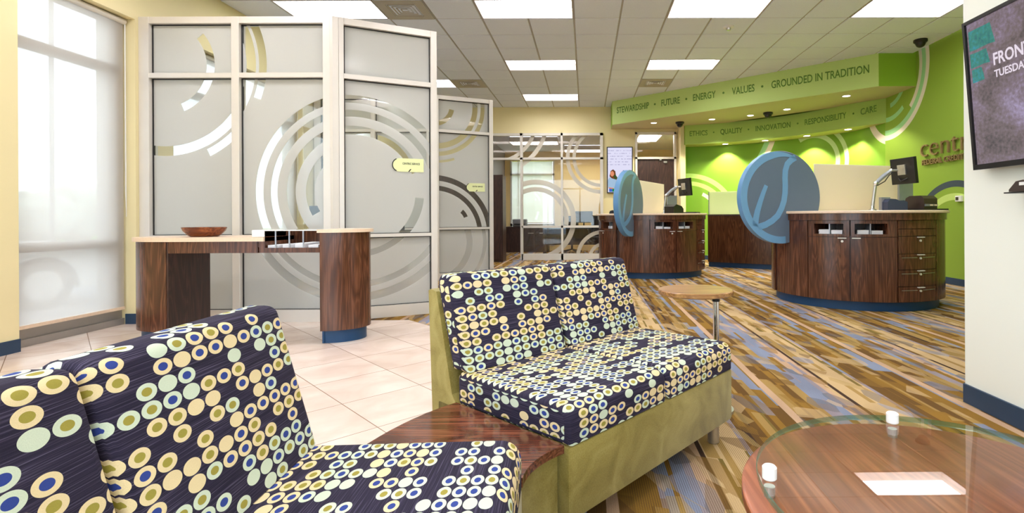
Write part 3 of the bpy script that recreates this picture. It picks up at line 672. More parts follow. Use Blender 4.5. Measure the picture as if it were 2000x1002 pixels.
# ------------------------------------------------------------------ glazed back office front
gd = sempty('window_office', (-2.36, YB, 0))
f_ = MB()
for x0, x1 in ((0, .06), (.80, .86), (1.77, 1.82), (2.71, 2.78)): f_.box(x0, x1, -.04, .08, .0 if x0 > .5 else 0, 3.03)
f_.box(0, 2.78, -.04, .08, 2.97, 3.03).box(0, 2.78, -.04, .08, 2.40, 2.45).box(.83, 2.75, -.04, .08, .77, .82).box(.83, 2.75, -.04, .08, 0, .15); f_.build('frame', M['alu'], gd)
cx_ = 2.36
rD = [(-1.2 + cx_, .96, .845, .967, -70, 180), (-1.2 + cx_, .96, .68, .79, -10, 180), (.39 + cx_, 2.44, .77, .86), (.39 + cx_, 2.44, .62, .70), (-2.2 + cx_, 3.37, .98, 1.07), (-2.2 + cx_, 3.37, 1.23, 1.33), (.42 + cx_, .05, .57, .66), (.42 + cx_, .05, .28, .36)]
gD = thin_glass('tinted glass with frosted arcs', (250, 250, 248), rD, (228, 222, 210), .8)
for x0, x1, z0, z1 in ((.06, .80, 2.45, 2.97), (.86, 1.77, 2.45, 2.97), (1.82, 2.71, 2.45, 2.97), (.86, 1.77, .82, 2.40), (1.82, 2.71, .82, 2.40), (.86, 1.77, .15, .77), (1.82, 2.71, .15, .77)):
    B(x0, x1, .015, .021, z0, z1).build('pane', gD, gd)
# its room
struct(B(-2.6, -2.46, YB + .12, 16.1, 0, 3.1).build('wall_office_left', M['greywall']))
struct(MB().box(-2.6, -2.3, 16.0, 16.15, 0, 3.1).box(-2.3, -.95, 16.0, 16.15, 2.74, 3.1).box(-2.3, -.95, 16.0, 16.15, 0, .15).box(-.95, 1.3, 16.0, 16.15, 0, 3.1).build('wall_office_back', M['yellow']))
struct(B(.9, 1.05, YB + .12, 16, 0, 3.1).build('wall_office_right', M['yellow']))
struct(B(-2.7, 1.1, YB + .1, 16.2, 3.03, 3.1).build('ceiling_office', M['ctile']))
struct(B(-2.46, -2.448, YB + .12, 16, 0, .1).build('baseboard_office', M['base']))
wo = sempty('window_9', (0, 16.05, 0)); f_ = MB()
for x0, x1, z0, z1 in ((-2.3, -2.25, .15, 2.74), (-1.0, -.95, .15, 2.74), (-2.07, -2.03, .15, 2.74), (-2.3, -.95, 2.3, 2.36), (-2.3, -.95, .15, .2), (-2.3, -.95, .76, .83)): f_.box(x0, x1, -.06, .05, z0, z1)
f_.build('window_frame', M['alu'], wo); B(-2.27, -.98, .0, .006, .17, 2.74).build('pane', M['clear'], wo)
t_ = thing('roller_shade', 'white roller shade on the back office window', 'roller shade', (-1.625, 15.96, 0)); B(-.62, .62, 0, .003, .86, 2.72).build('fabric', M['shade2'], t_); B(-.62, .62, -.008, .010, .84, .865).build('hem_bar', M['counter'], t_)
struct(MB().box(-8, 8, 16.3, 60, -.3, -.1).build('ground_rear', M['grass']))
t_ = thing('tree', 'hazy trees seen through the back office window', 'tree', (-7, 62, -.1)); m = MB()
for q_ in range(16): m.ball((random.uniform(-5, 6), random.uniform(-1, 1), random.uniform(.5, 2.6)), random.uniform(.9, 1.4), 2, jit=.25)
m.build('crown', M['foliage'], t_); MB().tube([(0, 0, 0), (0, 0, 1.5)], .12).build('trunk', M['brownblk'], t_)
c_ = thing('credenza', 'low dark wood credenza by the back office window', 'cabinet', (-1.75, 15.6, 0)); B(-.6, .65, -.25, .25, .0, .72).build('carcass', M['walnut_dk'], c_)
B(-.62, .67, -.27, .27, .72, .75).build('top', M['walnut_dk'], c_)
for k in range(2):
    d_ = B(-.02 + .33 * k, .3 + .33 * k, -.265, -.25, .05, .70).build('drawer', M['walnut_dk'], c_); MB().tube([(.06 + .33 * k, -.28, .56), (.22 + .33 * k, -.28, .56)], .008).build('handle', M['alu'], d_)
p_ = thing('printer', 'grey desktop printer on the dark credenza', 'printer', (-1.95, 15.55, .75)); MB().box(-.2, .2, -.18, .18, 0, .22, None, .02).build('body', M['grey'], p_); B(-.15, .15, -.22, -.16, .06, .09).build('tray', M['black'], p_)
d_ = office_desk((-.2, 14.3, 0), R(0), 'dark office desk behind the back office glass', 1.9, .75, 'dk')
desk_monitor((-.05, 14.2, .74), R(170), 'black monitor on the back office desk'); office_chair((-.4, 15.1, 0), R(10), 'black office chair behind the back office desk')
office_chair((.35, 13.4, 0), R(185), 'dark guest chair close behind the back office glass')
t_ = thing('picture_frame', 'dark framed picture on the yellow office wall', 'picture', (.895, 15.0, 1.35)); B(-.02, 0, -.45, .45, -.4, .4).build('frame', M['brownblk'], t_); B(-.024, -.02, -.4, .4, -.35, .35).build('print', plain('muted landscape print', (150, 120, 100), .6, 0, .3, .6, 4), t_)
t_ = thing('wall_sconce', 'white wall lamp on the yellow office wall', 'wall lamp', (.895, 15.0, 1.95)); MB().box(-.12, 0, -.15, .15, 0, .32, None, .02).build('shade', M['white'], t_); B(-.14, 0, -.17, .17, -.02, 0).build('bracket', M['black'], t_)
# open door leaf at the left of the office front
dl = struct(B(-2.44, -2.395, YB + .14, YB + .62, .01, 2.38).build('door_1', M['walnut_dk'])); MB().tube([(-2.39, YB + .36, .97), (-2.33, YB + .36, .97), (-2.33, YB + .27, .97)], .012).build('lever_handle', M['chrome'], dl)
# wooden door with transom
de = sempty('door_2', (1.19, YB, 0)); f_ = MB()
for x0, x1, z0, z1 in ((0, .05, 0, 3.04), (.93, .98, 0, 3.04), (0, .98, 2.99, 3.04), (0, .98, 2.40, 2.45)): f_.box(x0, x1, -.04, .1, z0, z1)
f_.build('door_frame', M['alu'], de); B(.05, .93, .01, .05, 0, 2.40).build('door_leaf', M['walnut_dk'], de); B(.05, .93, .02, .026, 2.45, 2.99).build('transom_pane', M['clear'], de)
B(.68, .76, -.03, .01, 2.31, 2.35).build('closer', M['brushed'], de); B(.58, .63, -.03, .01, 2.37, 2.40).build('closer_arm', M['brushed'], de); MB().tube([(.12, -.02, 1.0), (.24, -.02, 1.0)], .012).build('lever_handle', M['chrome'], de)
struct(MB().box(1.1, 1.16, YB + .12, 17, 0, 3.2).box(2.9, 3.0, 13.4, 17, 0, 3.2).box(1.1, 3.0, 17, 17.1, 0, 3.2).build('wall_hall', M['yellow'])); struct(B(1.05, 3.0, YB + .1, 17.1, 3.2, 3.26).build('ceiling_hall', M['ctile']))
o = dup(lamp0); o.rotation_euler = (0, 0, pi / 2); o.location = (1.95, 13.1, 3.07); o['label'] = 'lit panel seen through the glass above the wooden door'
for x, y, lb in ((-1.9, 13.0, 'added lit ceiling panel inside the back office, front one'), (-.6, 14.6, 'added lit ceiling panel inside the back office, rear one')):
    o = dup(lamp0); o.location = (x, y, 2.90); o['label'] = lb  # lamps added to brighten the dark back office
# digital poster
t_ = thing('digital_poster', 'portrait screen showing a long haired woman, on the cream back wall', 'screen', (.51, YB, 1.59))
B(0, .618, -.06, 0, 0, 1.104, bev=.004).build('case', M['black'], t_)
t2 = NT('lit poster screen'); q = t2.xyz(); lines = t2.math('MULTIPLY', t2.math('LESS_THAN', t2.math('FRACT', t2.math('MULTIPLY', q[2], 15.0)), .3), t2.math('GREATER_THAN', t2.noise(t2.vec(t2.math('MULTIPLY', q[0], 26.0), t2.math('MULTIPLY', q[2], 9.0), 0.0), 1.0, 2), .5))
lines = t2.math('MULTIPLY', lines, t2.math('MULTIPLY', t2.math('GREATER_THAN', q[2], .62), t2.math('LESS_THAN', q[2], 1.03)))
e = t2.n('Emission'); t2.put(e.inputs[0], t2.mix(lines, srgb(228, 226, 250), srgb(186, 184, 214))); e.inputs[1].default_value = .56; t2.t.links.new(e.outputs[0], t2.out.inputs[0])
sc = B(.022, .596, -.0615, -.06, .022, 1.082).build('screen', t2.m, t_)
def flat(name, pts, m, par, y): MB().prism(pts, y, y + .0006, axis='y').build(name, m, par)
el = lambda cx, cz, a, b, n=20: [(cx + a * cos(2 * pi * k / n), cz + b * sin(2 * pi * k / n)) for k in range(n)]
sh = {k: emit('poster ' + k, c, .55) for k, c in dict(hair=(120, 72, 44), hair2=(70, 84, 40), skin=(232, 150, 112), shirt=(168, 196, 222), skirt=(30, 140, 70), denim=(70, 110, 200), blue=(20, 76, 178)).items()}
flat('picture', [(.06, .40), (.09, .53), (.15, .565), (.20, .52), (.215, .42), (.24, .36), (.20, .30), (.13, .33)], sh['hair'], sc, -.0625)
flat('picture', [(.15, .42), (.20, .44), (.25, .37), (.24, .31), (.19, .30)], sh['hair2'], sc, -.0632)
flat('picture', el(.125, .46, .045, .062), sh['skin'], sc, -.0638)
flat('picture', [(.03, .12), (.02, .30), (.06, .38), (.13, .345), (.22, .32), (.22, .20), (.20, .11)], sh['shirt'], sc, -.0644)
flat('picture', [(.22, .32), (.30, .36), (.31, .335), (.22, .27)], sh['skin'], sc, -.065)
flat('picture', [(.04, .14), (.16, .12), (.16, .095), (.05, .11)], sh['skin'], sc, -.065)
flat('picture', [(.05, .03), (.05, .11), (.13, .10), (.13, .03)], sh['denim'], sc, -.0656); flat('picture', [(.13, .03), (.13, .10), (.20, .11), (.22, .03)], sh['skirt'], sc, -.0656)
flat('picture', [(.38, .47), (.49, .47), (.49, .54), (.38, .54)], sh['blue'], sc, -.0625)

# ------------------------------------------------------------------ teller drums
def pod(loc, phi, lb, side):
    p = thing('teller_counter', lb, 'counter', (loc[0], loc[1], 0), phi, 'round teller counters')
    RB = .945
    MB().lathe([(0, 0), (.885, 0), (.885, .105), (0, .105)], 96).build('kick', M['kick'], p, True)
    MB().lathe([(0, .10), (.924, .10), (.924, .80), (.62, .80), (.62, 1.045), (0, 1.045)], 96).build('core', M['walnut_dk'], p, True)
    MB().lathe([(.90, .972), (.962, .972), (.962, 1.046), (.90, 1.046)], 96).build('apron', M['walnut'], p, True)
    MB().lathe([(0, 1.045), (.98, 1.045), (.988, 1.05), (.988, 1.07), (.98, 1.076), (0, 1.076)], 96).build('countertop', M['counter'], p, True)
    g = .32
    def pan(name, a0, a1, z0, z1, par=p, m='walnut'):
        return MB().arc(.905, RB, a0 + g, a1 - g, z0, z1).build(name, M[m], par, True)
    pan('front_panel', -194, -161.5, .105, .97); pan('rear_panel', -60, 60, .105, .97)
    for s in (1, -1):
        def A(a, b): return (a, b) if s == 1 else (-360 - b, -360 - a)
        pan('end_panel', *A(-74.9, -60), .105, .97)
        for a0, a1, o0, o1, lock in ((-161.5, -134.5, -156.9, -138.4, 1), (-134.5, -106.4, -131.8, -112.5, 0)):
            d_ = pan('door', *A(a0, a1), .105, .788)
            hs = (a1 - 4.6) if lock else (a0 + 3.6)
            if s == -1: hs = -360 - hs
            hx, hy = cos(R(hs)), sin(R(hs)); Mh = Matrix.Translation((hx * (RB + .012), hy * (RB + .012), .778)) @ Matrix.Rotation(R(hs), 4, 'Z')
            MB().box(-.015, .012, -.042, .042, -.003, .006, Mh).build('handle', M['alu'], d_)
            if lock: MB().lathe([(0, 0), (.013, 0), (.013, .012), (0, .014)], 16, Matrix.Translation((hx * RB, hy * RB, .745)) @ Matrix.Rotation(R(hs), 4, 'Z') @ Matrix.Rotation(pi / 2, 4, 'Y')).build('lock', M['alu'], d_)
            c_ = MB(); q0, q1 = A(a0, a1); w0, w1 = A(o0, o1)
            c_.arc(.905, RB, q0 + g, q1 - g, .793, .822).arc(.905, RB, q0 + g, q1 - g, .934, .969).arc(.905, RB, q0 + g, w0, .822, .934).arc(.905, RB, w1, q1 - g, .822, .934)
            c_.arc(.62, .905, w0 - .6, w0, .80, .95).arc(.62, .905, w1, w1 + .6, .80, .95).arc(.62, .905, w0, w1, .80, .822)
            mid = (w0 + w1) / 2; c_.build('cubby', M['walnut'], p, True)
            MB().arc(.66, .90, mid - .4, mid + .4, .822, .934).build('divider', M['greyshell'], p)
        lv = [.97, .878, .80, .615, .446, .27, .105]
        for k in range(6):
            d_ = pan('drawer', *A(-106.4, -74.9), lv[k + 1] + .003, lv[k] - .003)
            if k >= 2:
                am = R(-90.6 if s == 1 else -269.4); hx, hy = cos(am), sin(am); zt = lv[k] - .012
                Mh = Matrix.Translation((hx * (RB + .012), hy * (RB + .012), zt)) @ Matrix.Rotation(am, 4, 'Z')
                MB().box(-.015, .012, -.04, .04, -.003, .006, Mh).build('handle', M['alu'], d_)
                MB().lathe([(0, 0), (.012, 0), (.012, .012), (0, .014)], 16, Matrix.Translation((hx * RB, hy * RB, zt - .035)) @ Matrix.Rotation(am, 4, 'Z') @ Matrix.Rotation(pi / 2, 4, 'Y')).build('lock', M['alu'], d_)
                if k > 2:
                    gm2 = MB()
                    for u, w in ((-104, -93), (-88.4, -77)): gm2.arc(RB - .001, RB + .003, *A(u, w), zt - .031, zt - .026)
                    gm2.build('pull_slot_highlight', M['brushed'], d_)  # bright metal strips stand in for the highlight along each pull slot
    # disc with leaf emblem; faces local -y
    dx, dz, dr, th = -1.05, 1.24, .54, .085
    MD = Matrix.Translation((dx, 0, dz)) @ Matrix.Rotation(pi / 2, 4, 'X')
    d_ = MB().lathe([(0, -th / 2), (dr - .004, -th / 2), (dr, -th / 2 + .004), (dr, th / 2 - .004), (dr - .004, th / 2), (0, th / 2)], 96, MD).build('disc', [M['disc'], M['discrim']], p, True)
    for f in d_.data.polygons:
        if abs(f.normal.y) < .5: f.material_index = 1
    def strip(path, wid):
        L_, R_ = [], []
        for i, (x, z) in enumerate(path):
            a = Vector(path[max(i - 1, 0)]); b = Vector(path[min(i + 1, len(path) - 1)]); t_ = (b - a).normalized(); n_ = Vector((-t_.y, t_.x)); w_ = wid[i] if isinstance(wid, list) else wid
            L_.append((x + n_.x * w_ / 2, z + n_.y * w_ / 2)); R_.append((x - n_.x * w_ / 2, z - n_.y * w_ / 2))
        m = MB(); lo = -th / 2 - .004; hi = -th / 2 + .002
        for i in range(len(path) - 1):
            q_ = [L_[i], L_[i + 1], R_[i + 1], R_[i]]; m.prism([(dx + a * dr, dz + b * dr) for a, b in q_], lo, hi, axis='y')
        bmesh.ops.remove_doubles(m.b, verts=m.b.verts, dist=1e-4)
        return m
    ringp = [(.925 * cos(R(a)), .925 * sin(R(a))) for a in range(66, 281, 5)]
    strip(ringp, [.03 + .12 * min(1, i / 8) for i in range(len(ringp))]).build('emblem', M['leaf'], d_)
    sp = [(.36, .87), (.25, .81), (.15, .72), (.10, .58), (.09, .42), (.095, .25), (.09, .10), (.06, -.08), (0, -.24), (-.10, -.40), (-.24, -.51), (-.40, -.59), (-.58, -.64)]
    strip(sp, .135).build('emblem', M['leaf'], d_)
    strip([(-.38, .25), (-.45, .10), (-.53, -.10), (-.60, -.30), (-.64, -.46), (-.66, -.62)], [.09, .10, .115, .13, .14, .15]).build('emblem', M['leaf'], d_)
    B(-.56, .72, -.006, .006, 1.076, 1.645).build('privacy_panel', M['privacy'], p)
    # papers in the visible cubbies
    for s, (w0, w1) in ((1, (-156, -147.5)), (1, (-147, -139)), (1, (-131, -122)), (1, (-121.5, -114)), (-1, (-217, -206))):
        if side != 'far' and s == -1: continue
        a = R((w0 + w1) / 2); rr = .80
        cx, cy = rr * cos(a), rr * sin(a); wv = Matrix.Rotation(phi, 3, 'Z') @ Vector((cx, cy, 0))
        k_ = MB(); hh = random.uniform(.022, .05)
        for q_ in range(4): k_.box(-.09, .09, -.055 + random.uniform(-.004, .004), .055, q_ * hh / 4, (q_ + 1) * hh / 4 - .001)
        o = k_.build('form_stack', M['paper'], None, loc=(loc[0] + wv.x, loc[1] + wv.y, .8225), rot=(0, 0, phi + a))
        tag(o, 'stack of white forms in an open cubby of the %s teller counter' % ('nearer' if side == 'near' else 'farther'), 'papers', 'forms in the %s teller counter' % side)
    return p
M['privacy'] = frosted('frosted privacy glass', None, (252, 246, 230), .75)
pod((3.28, 6.42), R(16), 'nearer round walnut teller counter with the large blue leaf disc', 'near')
pod((1.18, 9.45), R(63), 'farther round walnut teller counter whose disc is seen edge on', 'far')
ZT = 1.0765
def arm_monitor(loc, scale, tilt, lb, face):
    t_ = thing('computer_monitor', lb, 'monitor', (loc[0], loc[1], ZT))
    s = scale
    MB().lathe([(0, 0), (.045, 0), (.045, .015), (.02, .03), (.02, .06), (0, .06)], 24).build('clamp', M['chrome'], t_, True)
    MB().tube([(0, 0, .05), (.02 * s, 0, .2), (.035 * s, 0, .30)], .02).build('lower_arm', M['brushed'], t_, True)
    MB().ball((.038 * s, 0, .325), .03, 2).build('joint', M['chrome'], t_, True)
    MB().tube([(.038 * s, 0, .325), (.13 * s, 0, .41), (.22 * s, 0, .475)], [.022, .026, .02]).build('upper_arm', M['greyshell'], t_, True)
    MB().tube([(.06 * s, 0, .30), (.15 * s, 0, .35), (.20 * s, 0, .42), (.25 * s, 0, .46)], .006, 8).build('cable', M['black'], t_, True)
    MB().ball((.225 * s, 0, .478), .024, 2).build('joint', M['chrome'], t_, True)
    MB().tube([(.22 * s, 0, .478), (.30 * s, 0, .478)], .014).build('wrist', M['brushed'], t_, True)
    Mm = Matrix.Translation((.36 * s, 0, .47)) @ Matrix.Rotation(R(face), 4, 'Z') @ Matrix.Rotation(R(tilt), 4, 'X') 
    c_ = MB().box(-.185, .185, 0, .04, -.155, .155, Mm, .004).build('monitor_case', M['black'], t_)
    MB().box(-.06, .06, -.018, .0, -.045, .075, Mm, .003).build('mount_plate', M['brushed'], c_); MB().box(-.173, .173, .0405, .042, -.143, .143, Mm).build('screen', M['carglass'], c_)
    MB().tube([Mm @ Vector((-.05, -.01, -.08)), Mm @ Vector((0, -.03, -.12)), Mm @ Vector((.08, -.012, -.09))], .008, 8).build('cable', M['black'], c_, True)
arm_monitor((3.407, 6.2), 1, 6, 'black monitor on a silver arm over the nearer teller counter', -80)
arm_monitor((1.40, 9.35), 1, 6, 'black monitor on an angled arm over the farther teller counter', -66)
def printer(loc, rz, lb):
    t_ = thing('receipt_printer', lb, 'printer', (loc[0], loc[1], ZT), rz)
    MB().prism([(-.13, .02), (.12, .02), (.13, .06), (.10, .15), (.05, .175), (-.09, .175), (-.13, .14)], -.11, .11, axis='x').build('body', M['brownblk'], t_)
    B(-.10, .10, -.145, -.12, .05, .075).build('slot', M['grey'], t_); B(-.2, .2, -.2, .15, 0, .02).build('base_tray', M['black'], t_)
    for k in range(2): B(-.03 + .07 * k, .02 + .07 * k, -.148, -.143, .055, .07).build('label_strip', M['counter'], t_)
printer((3.99, 6.22), R(20), 'dark brown printer at the right of the nearer teller counter')
t_ = thing('cash_recycler', 'dark blue desk terminal beside the monitor arm, nearer counter', 'terminal', (3.63, 6.15, ZT), R(5))
MB().prism([(-.12, 0), (-.12, .10), (-.09, .14), (-.02, .135), (.03, .115), (.08, .12), (.125, .10), (.125, .0)], -.07, .07, axis='y').build('body', M['darkblue'], t_); B(-.13, -.02, .03, .08, 0, .16).build('card_reader', M['greyshell'], t_)
t_ = thing('desk_display', 'white panel display behind the brown printer', 'display', (4.0, 6.5, ZT), R(10)); B(-.105, .095, 0, .03, .02, .36, bev=.004).build('panel', M['greyshell'], t_); B(-.09, .08, -.03, .06, 0, .02).build('foot', M['grey'], t_)
t_ = thing('receipt_printer', 'black terminal on the farther teller counter', 'printer', (1.56, 9.25, ZT), R(40)); MB().prism([(-.13, 0), (-.13, .12), (-.06, .16), (.08, .13), (.13, .08), (.13, 0)], -.11, .11, axis='y').build('body', M['black'], t_)
t_ = thing('desk_display', 'grey display standing behind the far black terminal', 'display', (1.58, 9.55, ZT), R(20)); B(-.1, .1, 0, .03, .02, .33, bev=.004).build('panel', M['greyshell'], t_); B(-.08, .08, -.03, .06, 0, .02).build('foot', M['grey'], t_)
t_ = thing('keyboard', 'black keyboard on the farther teller counter', 'keyboard', (1.85, 9.4, ZT), R(-40)); B(-.2, .2, -.07, .07, 0, .02, bev=.005).build('body', M['black'], t_); B(-.19, .19, -.06, .06, .02, .026).build('keys', M['brownblk'], t_)
t_ = thing('phone', 'small black handset on the far counter left of its disc', 'phone', (.48, 9.35, ZT), 0); MB().prism([(-.06, 0), (-.06, .03), (-.02, .045), (.04, .04), (.07, .01), (.07, 0)], -.03, .03, axis='y').build('body', M['black'], t_); MB().tube([(-.05, 0, .04), (0, 0, .055), (.05, 0, .04)], .012).build('handset', M['black'], t_)
# low back counter along the recess wall
bd = Vector((1.134, -.688)).normalized(); ba = atan2(bd.y, bd.x)
t_ = thing('back_counter', 'long walnut back counter behind the teller drums', 'counter', (2.478, 10.62, 0), ba)
n_ = 16; L_ = 2.6
def bc(off, s0=0): return [(L_ * k / n_, .06 * (1 - (2 * k / n_ - 1) ** 2) * -1 + off) for k in range(n_ + 1)]
def slab(o0, o1, z0, z1): return MB().prism(bc(o0) + bc(o1)[::-1], z0, z1)
slab(.05, .55, 0, .10).build('kick', M['kick'], t_); slab(0, .55, .10, 1.03).build('body', walnut('dark walnut front', 'z', (48, 28, 18), (112, 74, 48)), t_); slab(-.01, .57, 1.03, 1.06).build('countertop', M['walnut_dk'], t_)
t_ = thing('privacy_screen', 'frosted glass screen standing on the low back counter', 'screen', (2.52, 10.68, 1.06), ba); B(0, 1.0, 0, .012, 0, .46).build('pane', frosted('greenish frosted glass', None, (222, 226, 200), .85), t_); B(-.012, 0, -.005, .02, 0, .46).build('edge', M['grey'], t_)

# ------------------------------------------------------------------ right wall: television, small device, sign
TH = atan2(.057, .752)
tv = thing('television', 'large black wall television tilted down, at right edge', 'television', (1.994, 0, 1.25))
Mt = Matrix.Rotation(-TH, 4, 'Y')
HT, Y0_, Y1_ = .754, 1.36, 2.68
m = MB()
m.box(.0, .05, Y0_, Y1_, 0, .026, Mt).box(.0, .05, Y0_, Y1_, HT - .016, HT, Mt).box(.0, .05, Y0_, Y0_ + .016, .026, HT - .016, Mt).box(.0, .05, Y1_ - .016, Y1_, .026, HT - .016, Mt).box(.03, .055, Y0_ + .01, Y1_ - .01, .01, HT - .01, Mt)
m.build('bezel', M['black'], tv); B(.05, .072, 1.8, 2.3, .05, .30).build('wall_bracket', M['black'], tv)
ts = NT('lit television picture'); q = ts.xyz(); yy_, zz_ = q[1], q[2]
nz = ts.noise(ts.vec(ts.math('MULTIPLY', yy_, 5.0), ts.math('MULTIPLY', zz_, 5.0), 1.0), 1.0, 5, .6)
n2 = ts.noise(ts.vec(ts.math('MULTIPLY', yy_, 60.0), ts.math('MULTIPLY', zz_, 60.0), 0.0), 1.0, 3)
kk = ts.math('ADD', ts.math('MULTIPLY', nz, .62), ts.math('MULTIPLY', n2, .38))
pc = ts.ramp(kk, [(.30, srgb(88, 82, 84)), (.44, srgb(126, 112, 114)), (.55, srgb(146, 130, 146)), (.70, srgb(182, 168, 204))])
# teal foliage patches, upper left of the picture
tp = None
for (a, b, c, d) in ((2.49, 2.655, .60, .70), (2.53, 2.655, .515, .585), (2.57, 2.65, .44, .505)):
    w_ = ts.math('MULTIPLY', ts.math('SUBTRACT', nz, .5), .03); yb = ts.math('ADD', yy_, ts.math('ADD', w_, ts.math('MULTIPLY', ts.math('SUBTRACT', zz_, c), -.22)))
    k_ = ts.math('MULTIPLY', ts.math('MULTIPLY', ts.math('GREATER_THAN', yb, a), ts.math('LESS_THAN', yy_, b)), ts.math('MULTIPLY', ts.math('GREATER_THAN', ts.math('ADD', zz_, w_), c), ts.math('LESS_THAN', ts.math('ADD', zz_, w_), d)))
    tp = k_ if tp is None else ts.math('MAXIMUM', tp, k_)
pc = ts.mix(ts.math('MULTIPLY', tp, .85), pc, ts.ramp(kk, [(.38, srgb(40, 118, 128)), (.5, srgb(52, 150, 132)), (.62, srgb(10, 160, 190))]))
e = ts.n('Emission'); ts.put(e.inputs[0], pc); e.inputs[1].default_value = .52
gl = ts.n('BsdfGlossy'); gl.inputs['Roughness'].default_value = .1; mx = ts.n('MixShader'); mx.inputs[0].default_value = .04
ts.t.links.new(e.outputs[0], mx.inputs[1]); ts.t.links.new(gl.outputs[0], mx.inputs[2]); ts.t.links.new(mx.outputs[0], ts.out.inputs[0])
scr = B(.012, .0135, Y0_ + .014, Y1_ - .014, .024, HT - .014, Mt).build('screen', ts.m, tv)
tw = emit('lit screen lettering', (230, 218, 230), .6)
for body, h, y, z, w_ in (('FRONT', .056, 2.507, .492, .215), ('TUESDAY', .034, 2.508, .432, .2)):
    text('lettering', body, h, tw, scr, Mt @ frame((.0108, y, z), (0, -1, 0)), .0006, w_, bold=.02)
t_ = thing('wall_device', 'small black handheld device on a thin wall shelf below the television', 'device', (2.07, 2.40, 1.12))
B(-.10, 0, -.06, .055, 0, .006).build('shelf', M['black'], t_); MB().prism([(-.055, .008), (.05, .008), (.05, .018), (.01, .055), (-.03, .06), (-.055, .05)], -.08, -.03, axis='x').build('body', M['brownblk'], t_); B(-.0815, -.08, -.045, -.01, .035, .05).build('badge', M['white'], t_)
t_ = thing('wall_switch', 'small grey control box on the green wall by the ivory wall edge', 'switch', (XR, 7.485, 1.215)); B(-.035, 0, -.06, .06, 0, .085, bev=.004).build('case', M['white'], t_); B(-.038, -.035, -.01, .045, .02, .065).build('window', M['brownblk'], t_)
sg = thing('wall_sign', 'bronze raised letters on the green right wall', 'sign', (XR, 8.32, 1.82))
def letters(body, h, y, z, w, ext, bold):
    o = text('lettering', body, h, M['bronze'], None, Matrix.Identity(4), ext, w, bold=bold)
    bm = bmesh.new(); bm.from_mesh(o.data); bpy.data.objects.remove(o); seen = set(); isl = []
    for v in bm.verts:
        if v in seen: continue
        st, grp = [v], []
        seen.add(v)
        while st:
            a = st.pop(); grp.append(a)
            for e in a.link_edges:
                b = e.other_vert(a)
                if b not in seen: seen.add(b); st.append(b)
        isl.append(grp)
    isl.sort(key=lambda g: min(v.co.x for v in g)); cl = []
    for g in isl:
        lo, hi = min(v.co.x for v in g), max(v.co.x for v in g)
        if cl and lo < cl[-1][1] - .35 * (hi - lo): cl[-1][0] += g; cl[-1][1] = max(hi, cl[-1][1])
        else: cl.append([list(g), hi])
    for g, _ in cl:
        k = MB(); m_ = {v: k.b.verts.new(v.co) for v in g}
        for f in {f for v in g for f in v.link_faces}: k.b.faces.new([m_[v] for v in f.verts])
        bmesh.ops.transform(k.b, matrix=frame((-.012, y, z), (0, -1, 0)), verts=k.b.verts); k.build('letter', M['bronze'], sg)
    bm.free()
letters('centric', .31, 0.0, .12, 1.36, .03, -.018)
letters('FEDERAL CREDIT UNION', .082, -.03, -.005, 1.34, .025, .01)

# ------------------------------------------------------------------ writing desk with walnut ends
dk = thing('reception_desk', 'walnut standing desk with curved ends and open cubby, before the frosted partition', 'desk', (0, 0, 0))
YF, YK = 4.26, 4.74; YM, bY = (YF + YK) / 2, (YK - YF) / 2
def endcurve(cx, a, s, n=14, grow=0): return [(cx + s * (a + grow) * cos(R(t_)), YM + (bY + grow) * sin(R(t_))) for t_ in [(-90 + 180 * k / n) for k in range(n + 1)]]
rightE = lambda g=0: endcurve(-2.16, .30, 1, 14, g)
leftE = lambda g=0: endcurve(-3.40, .40, -1, 14, g)
MB().prism(rightE(), .105, .905).build('right_pedestal', M['walnut'], dk, True)
MB().prism([(-2.14, YF + .03)] + rightE(-.035) + [(-2.14, YK - .03)], 0, .105).build('kick', M['kick'], dk, True)
MB().prism(leftE(), .105, .838).build('left_pedestal', M['walnut'], dk, True)
B(-3.40, -3.385, YF + .004, YK - .004, .105, .838).build('inner_panel', M['walnut_dk'], dk)
MB().prism(leftE(-.035), 0, .105).build('kick', M['kick'], dk, True)
B(-3.385, -2.66, YF, YF + .02, .744, .838).build('apron', M['walnut'], dk); B(-3.385, -2.16, YK - .02, YK, .744, .838).build('apron', M['walnut'], dk)
MB().prism([(-2.60, YK + .02), (-2.60, YF - .025)] + [(x, y) for x, y in leftE(.025)], .838, .872).build('worktop', M['counter'], dk, True)
MB().prism([(-2.17, YF - .025)] + rightE(.025) + [(-2.17, YK + .025)], .905, .932).build('raised_top', M['counter'], dk, True)
cb = MB().box(-2.645, -2.16, YF - .005, YK - .02, .745, .785).box(-2.645, -2.60, YF - .005, YK - .02, .785, .922).box(-2.60, -2.16, YK - .06, YK - .02, .785, .922).box(-2.66, -2.645, YF + .005, YK - .02, .79, .922); cb.build('cubby', M['walnut'], dk)
B(-2.60, -2.17, YF - .012, YK - .02, .922, .930).build('glass_top', M['clear'], dk); B(-2.60, -2.17, YF - .0135, YF - .012, .922, .930).build('glass_edge', M['white'], dk); MB().box(-2.70, -2.60, YF - .012, YF + .3, .874, .930, None, .002).build('end_block', M['white'], dk)
for u in (540.5, 567, 594): x = (u - 1150.5) / 1022.6 * YF + .0063 * YF; B(x - .004, x + .004, YF - .004, YF + .006, .785, .922).build('cubby_divider', M['greyshell'], dk)
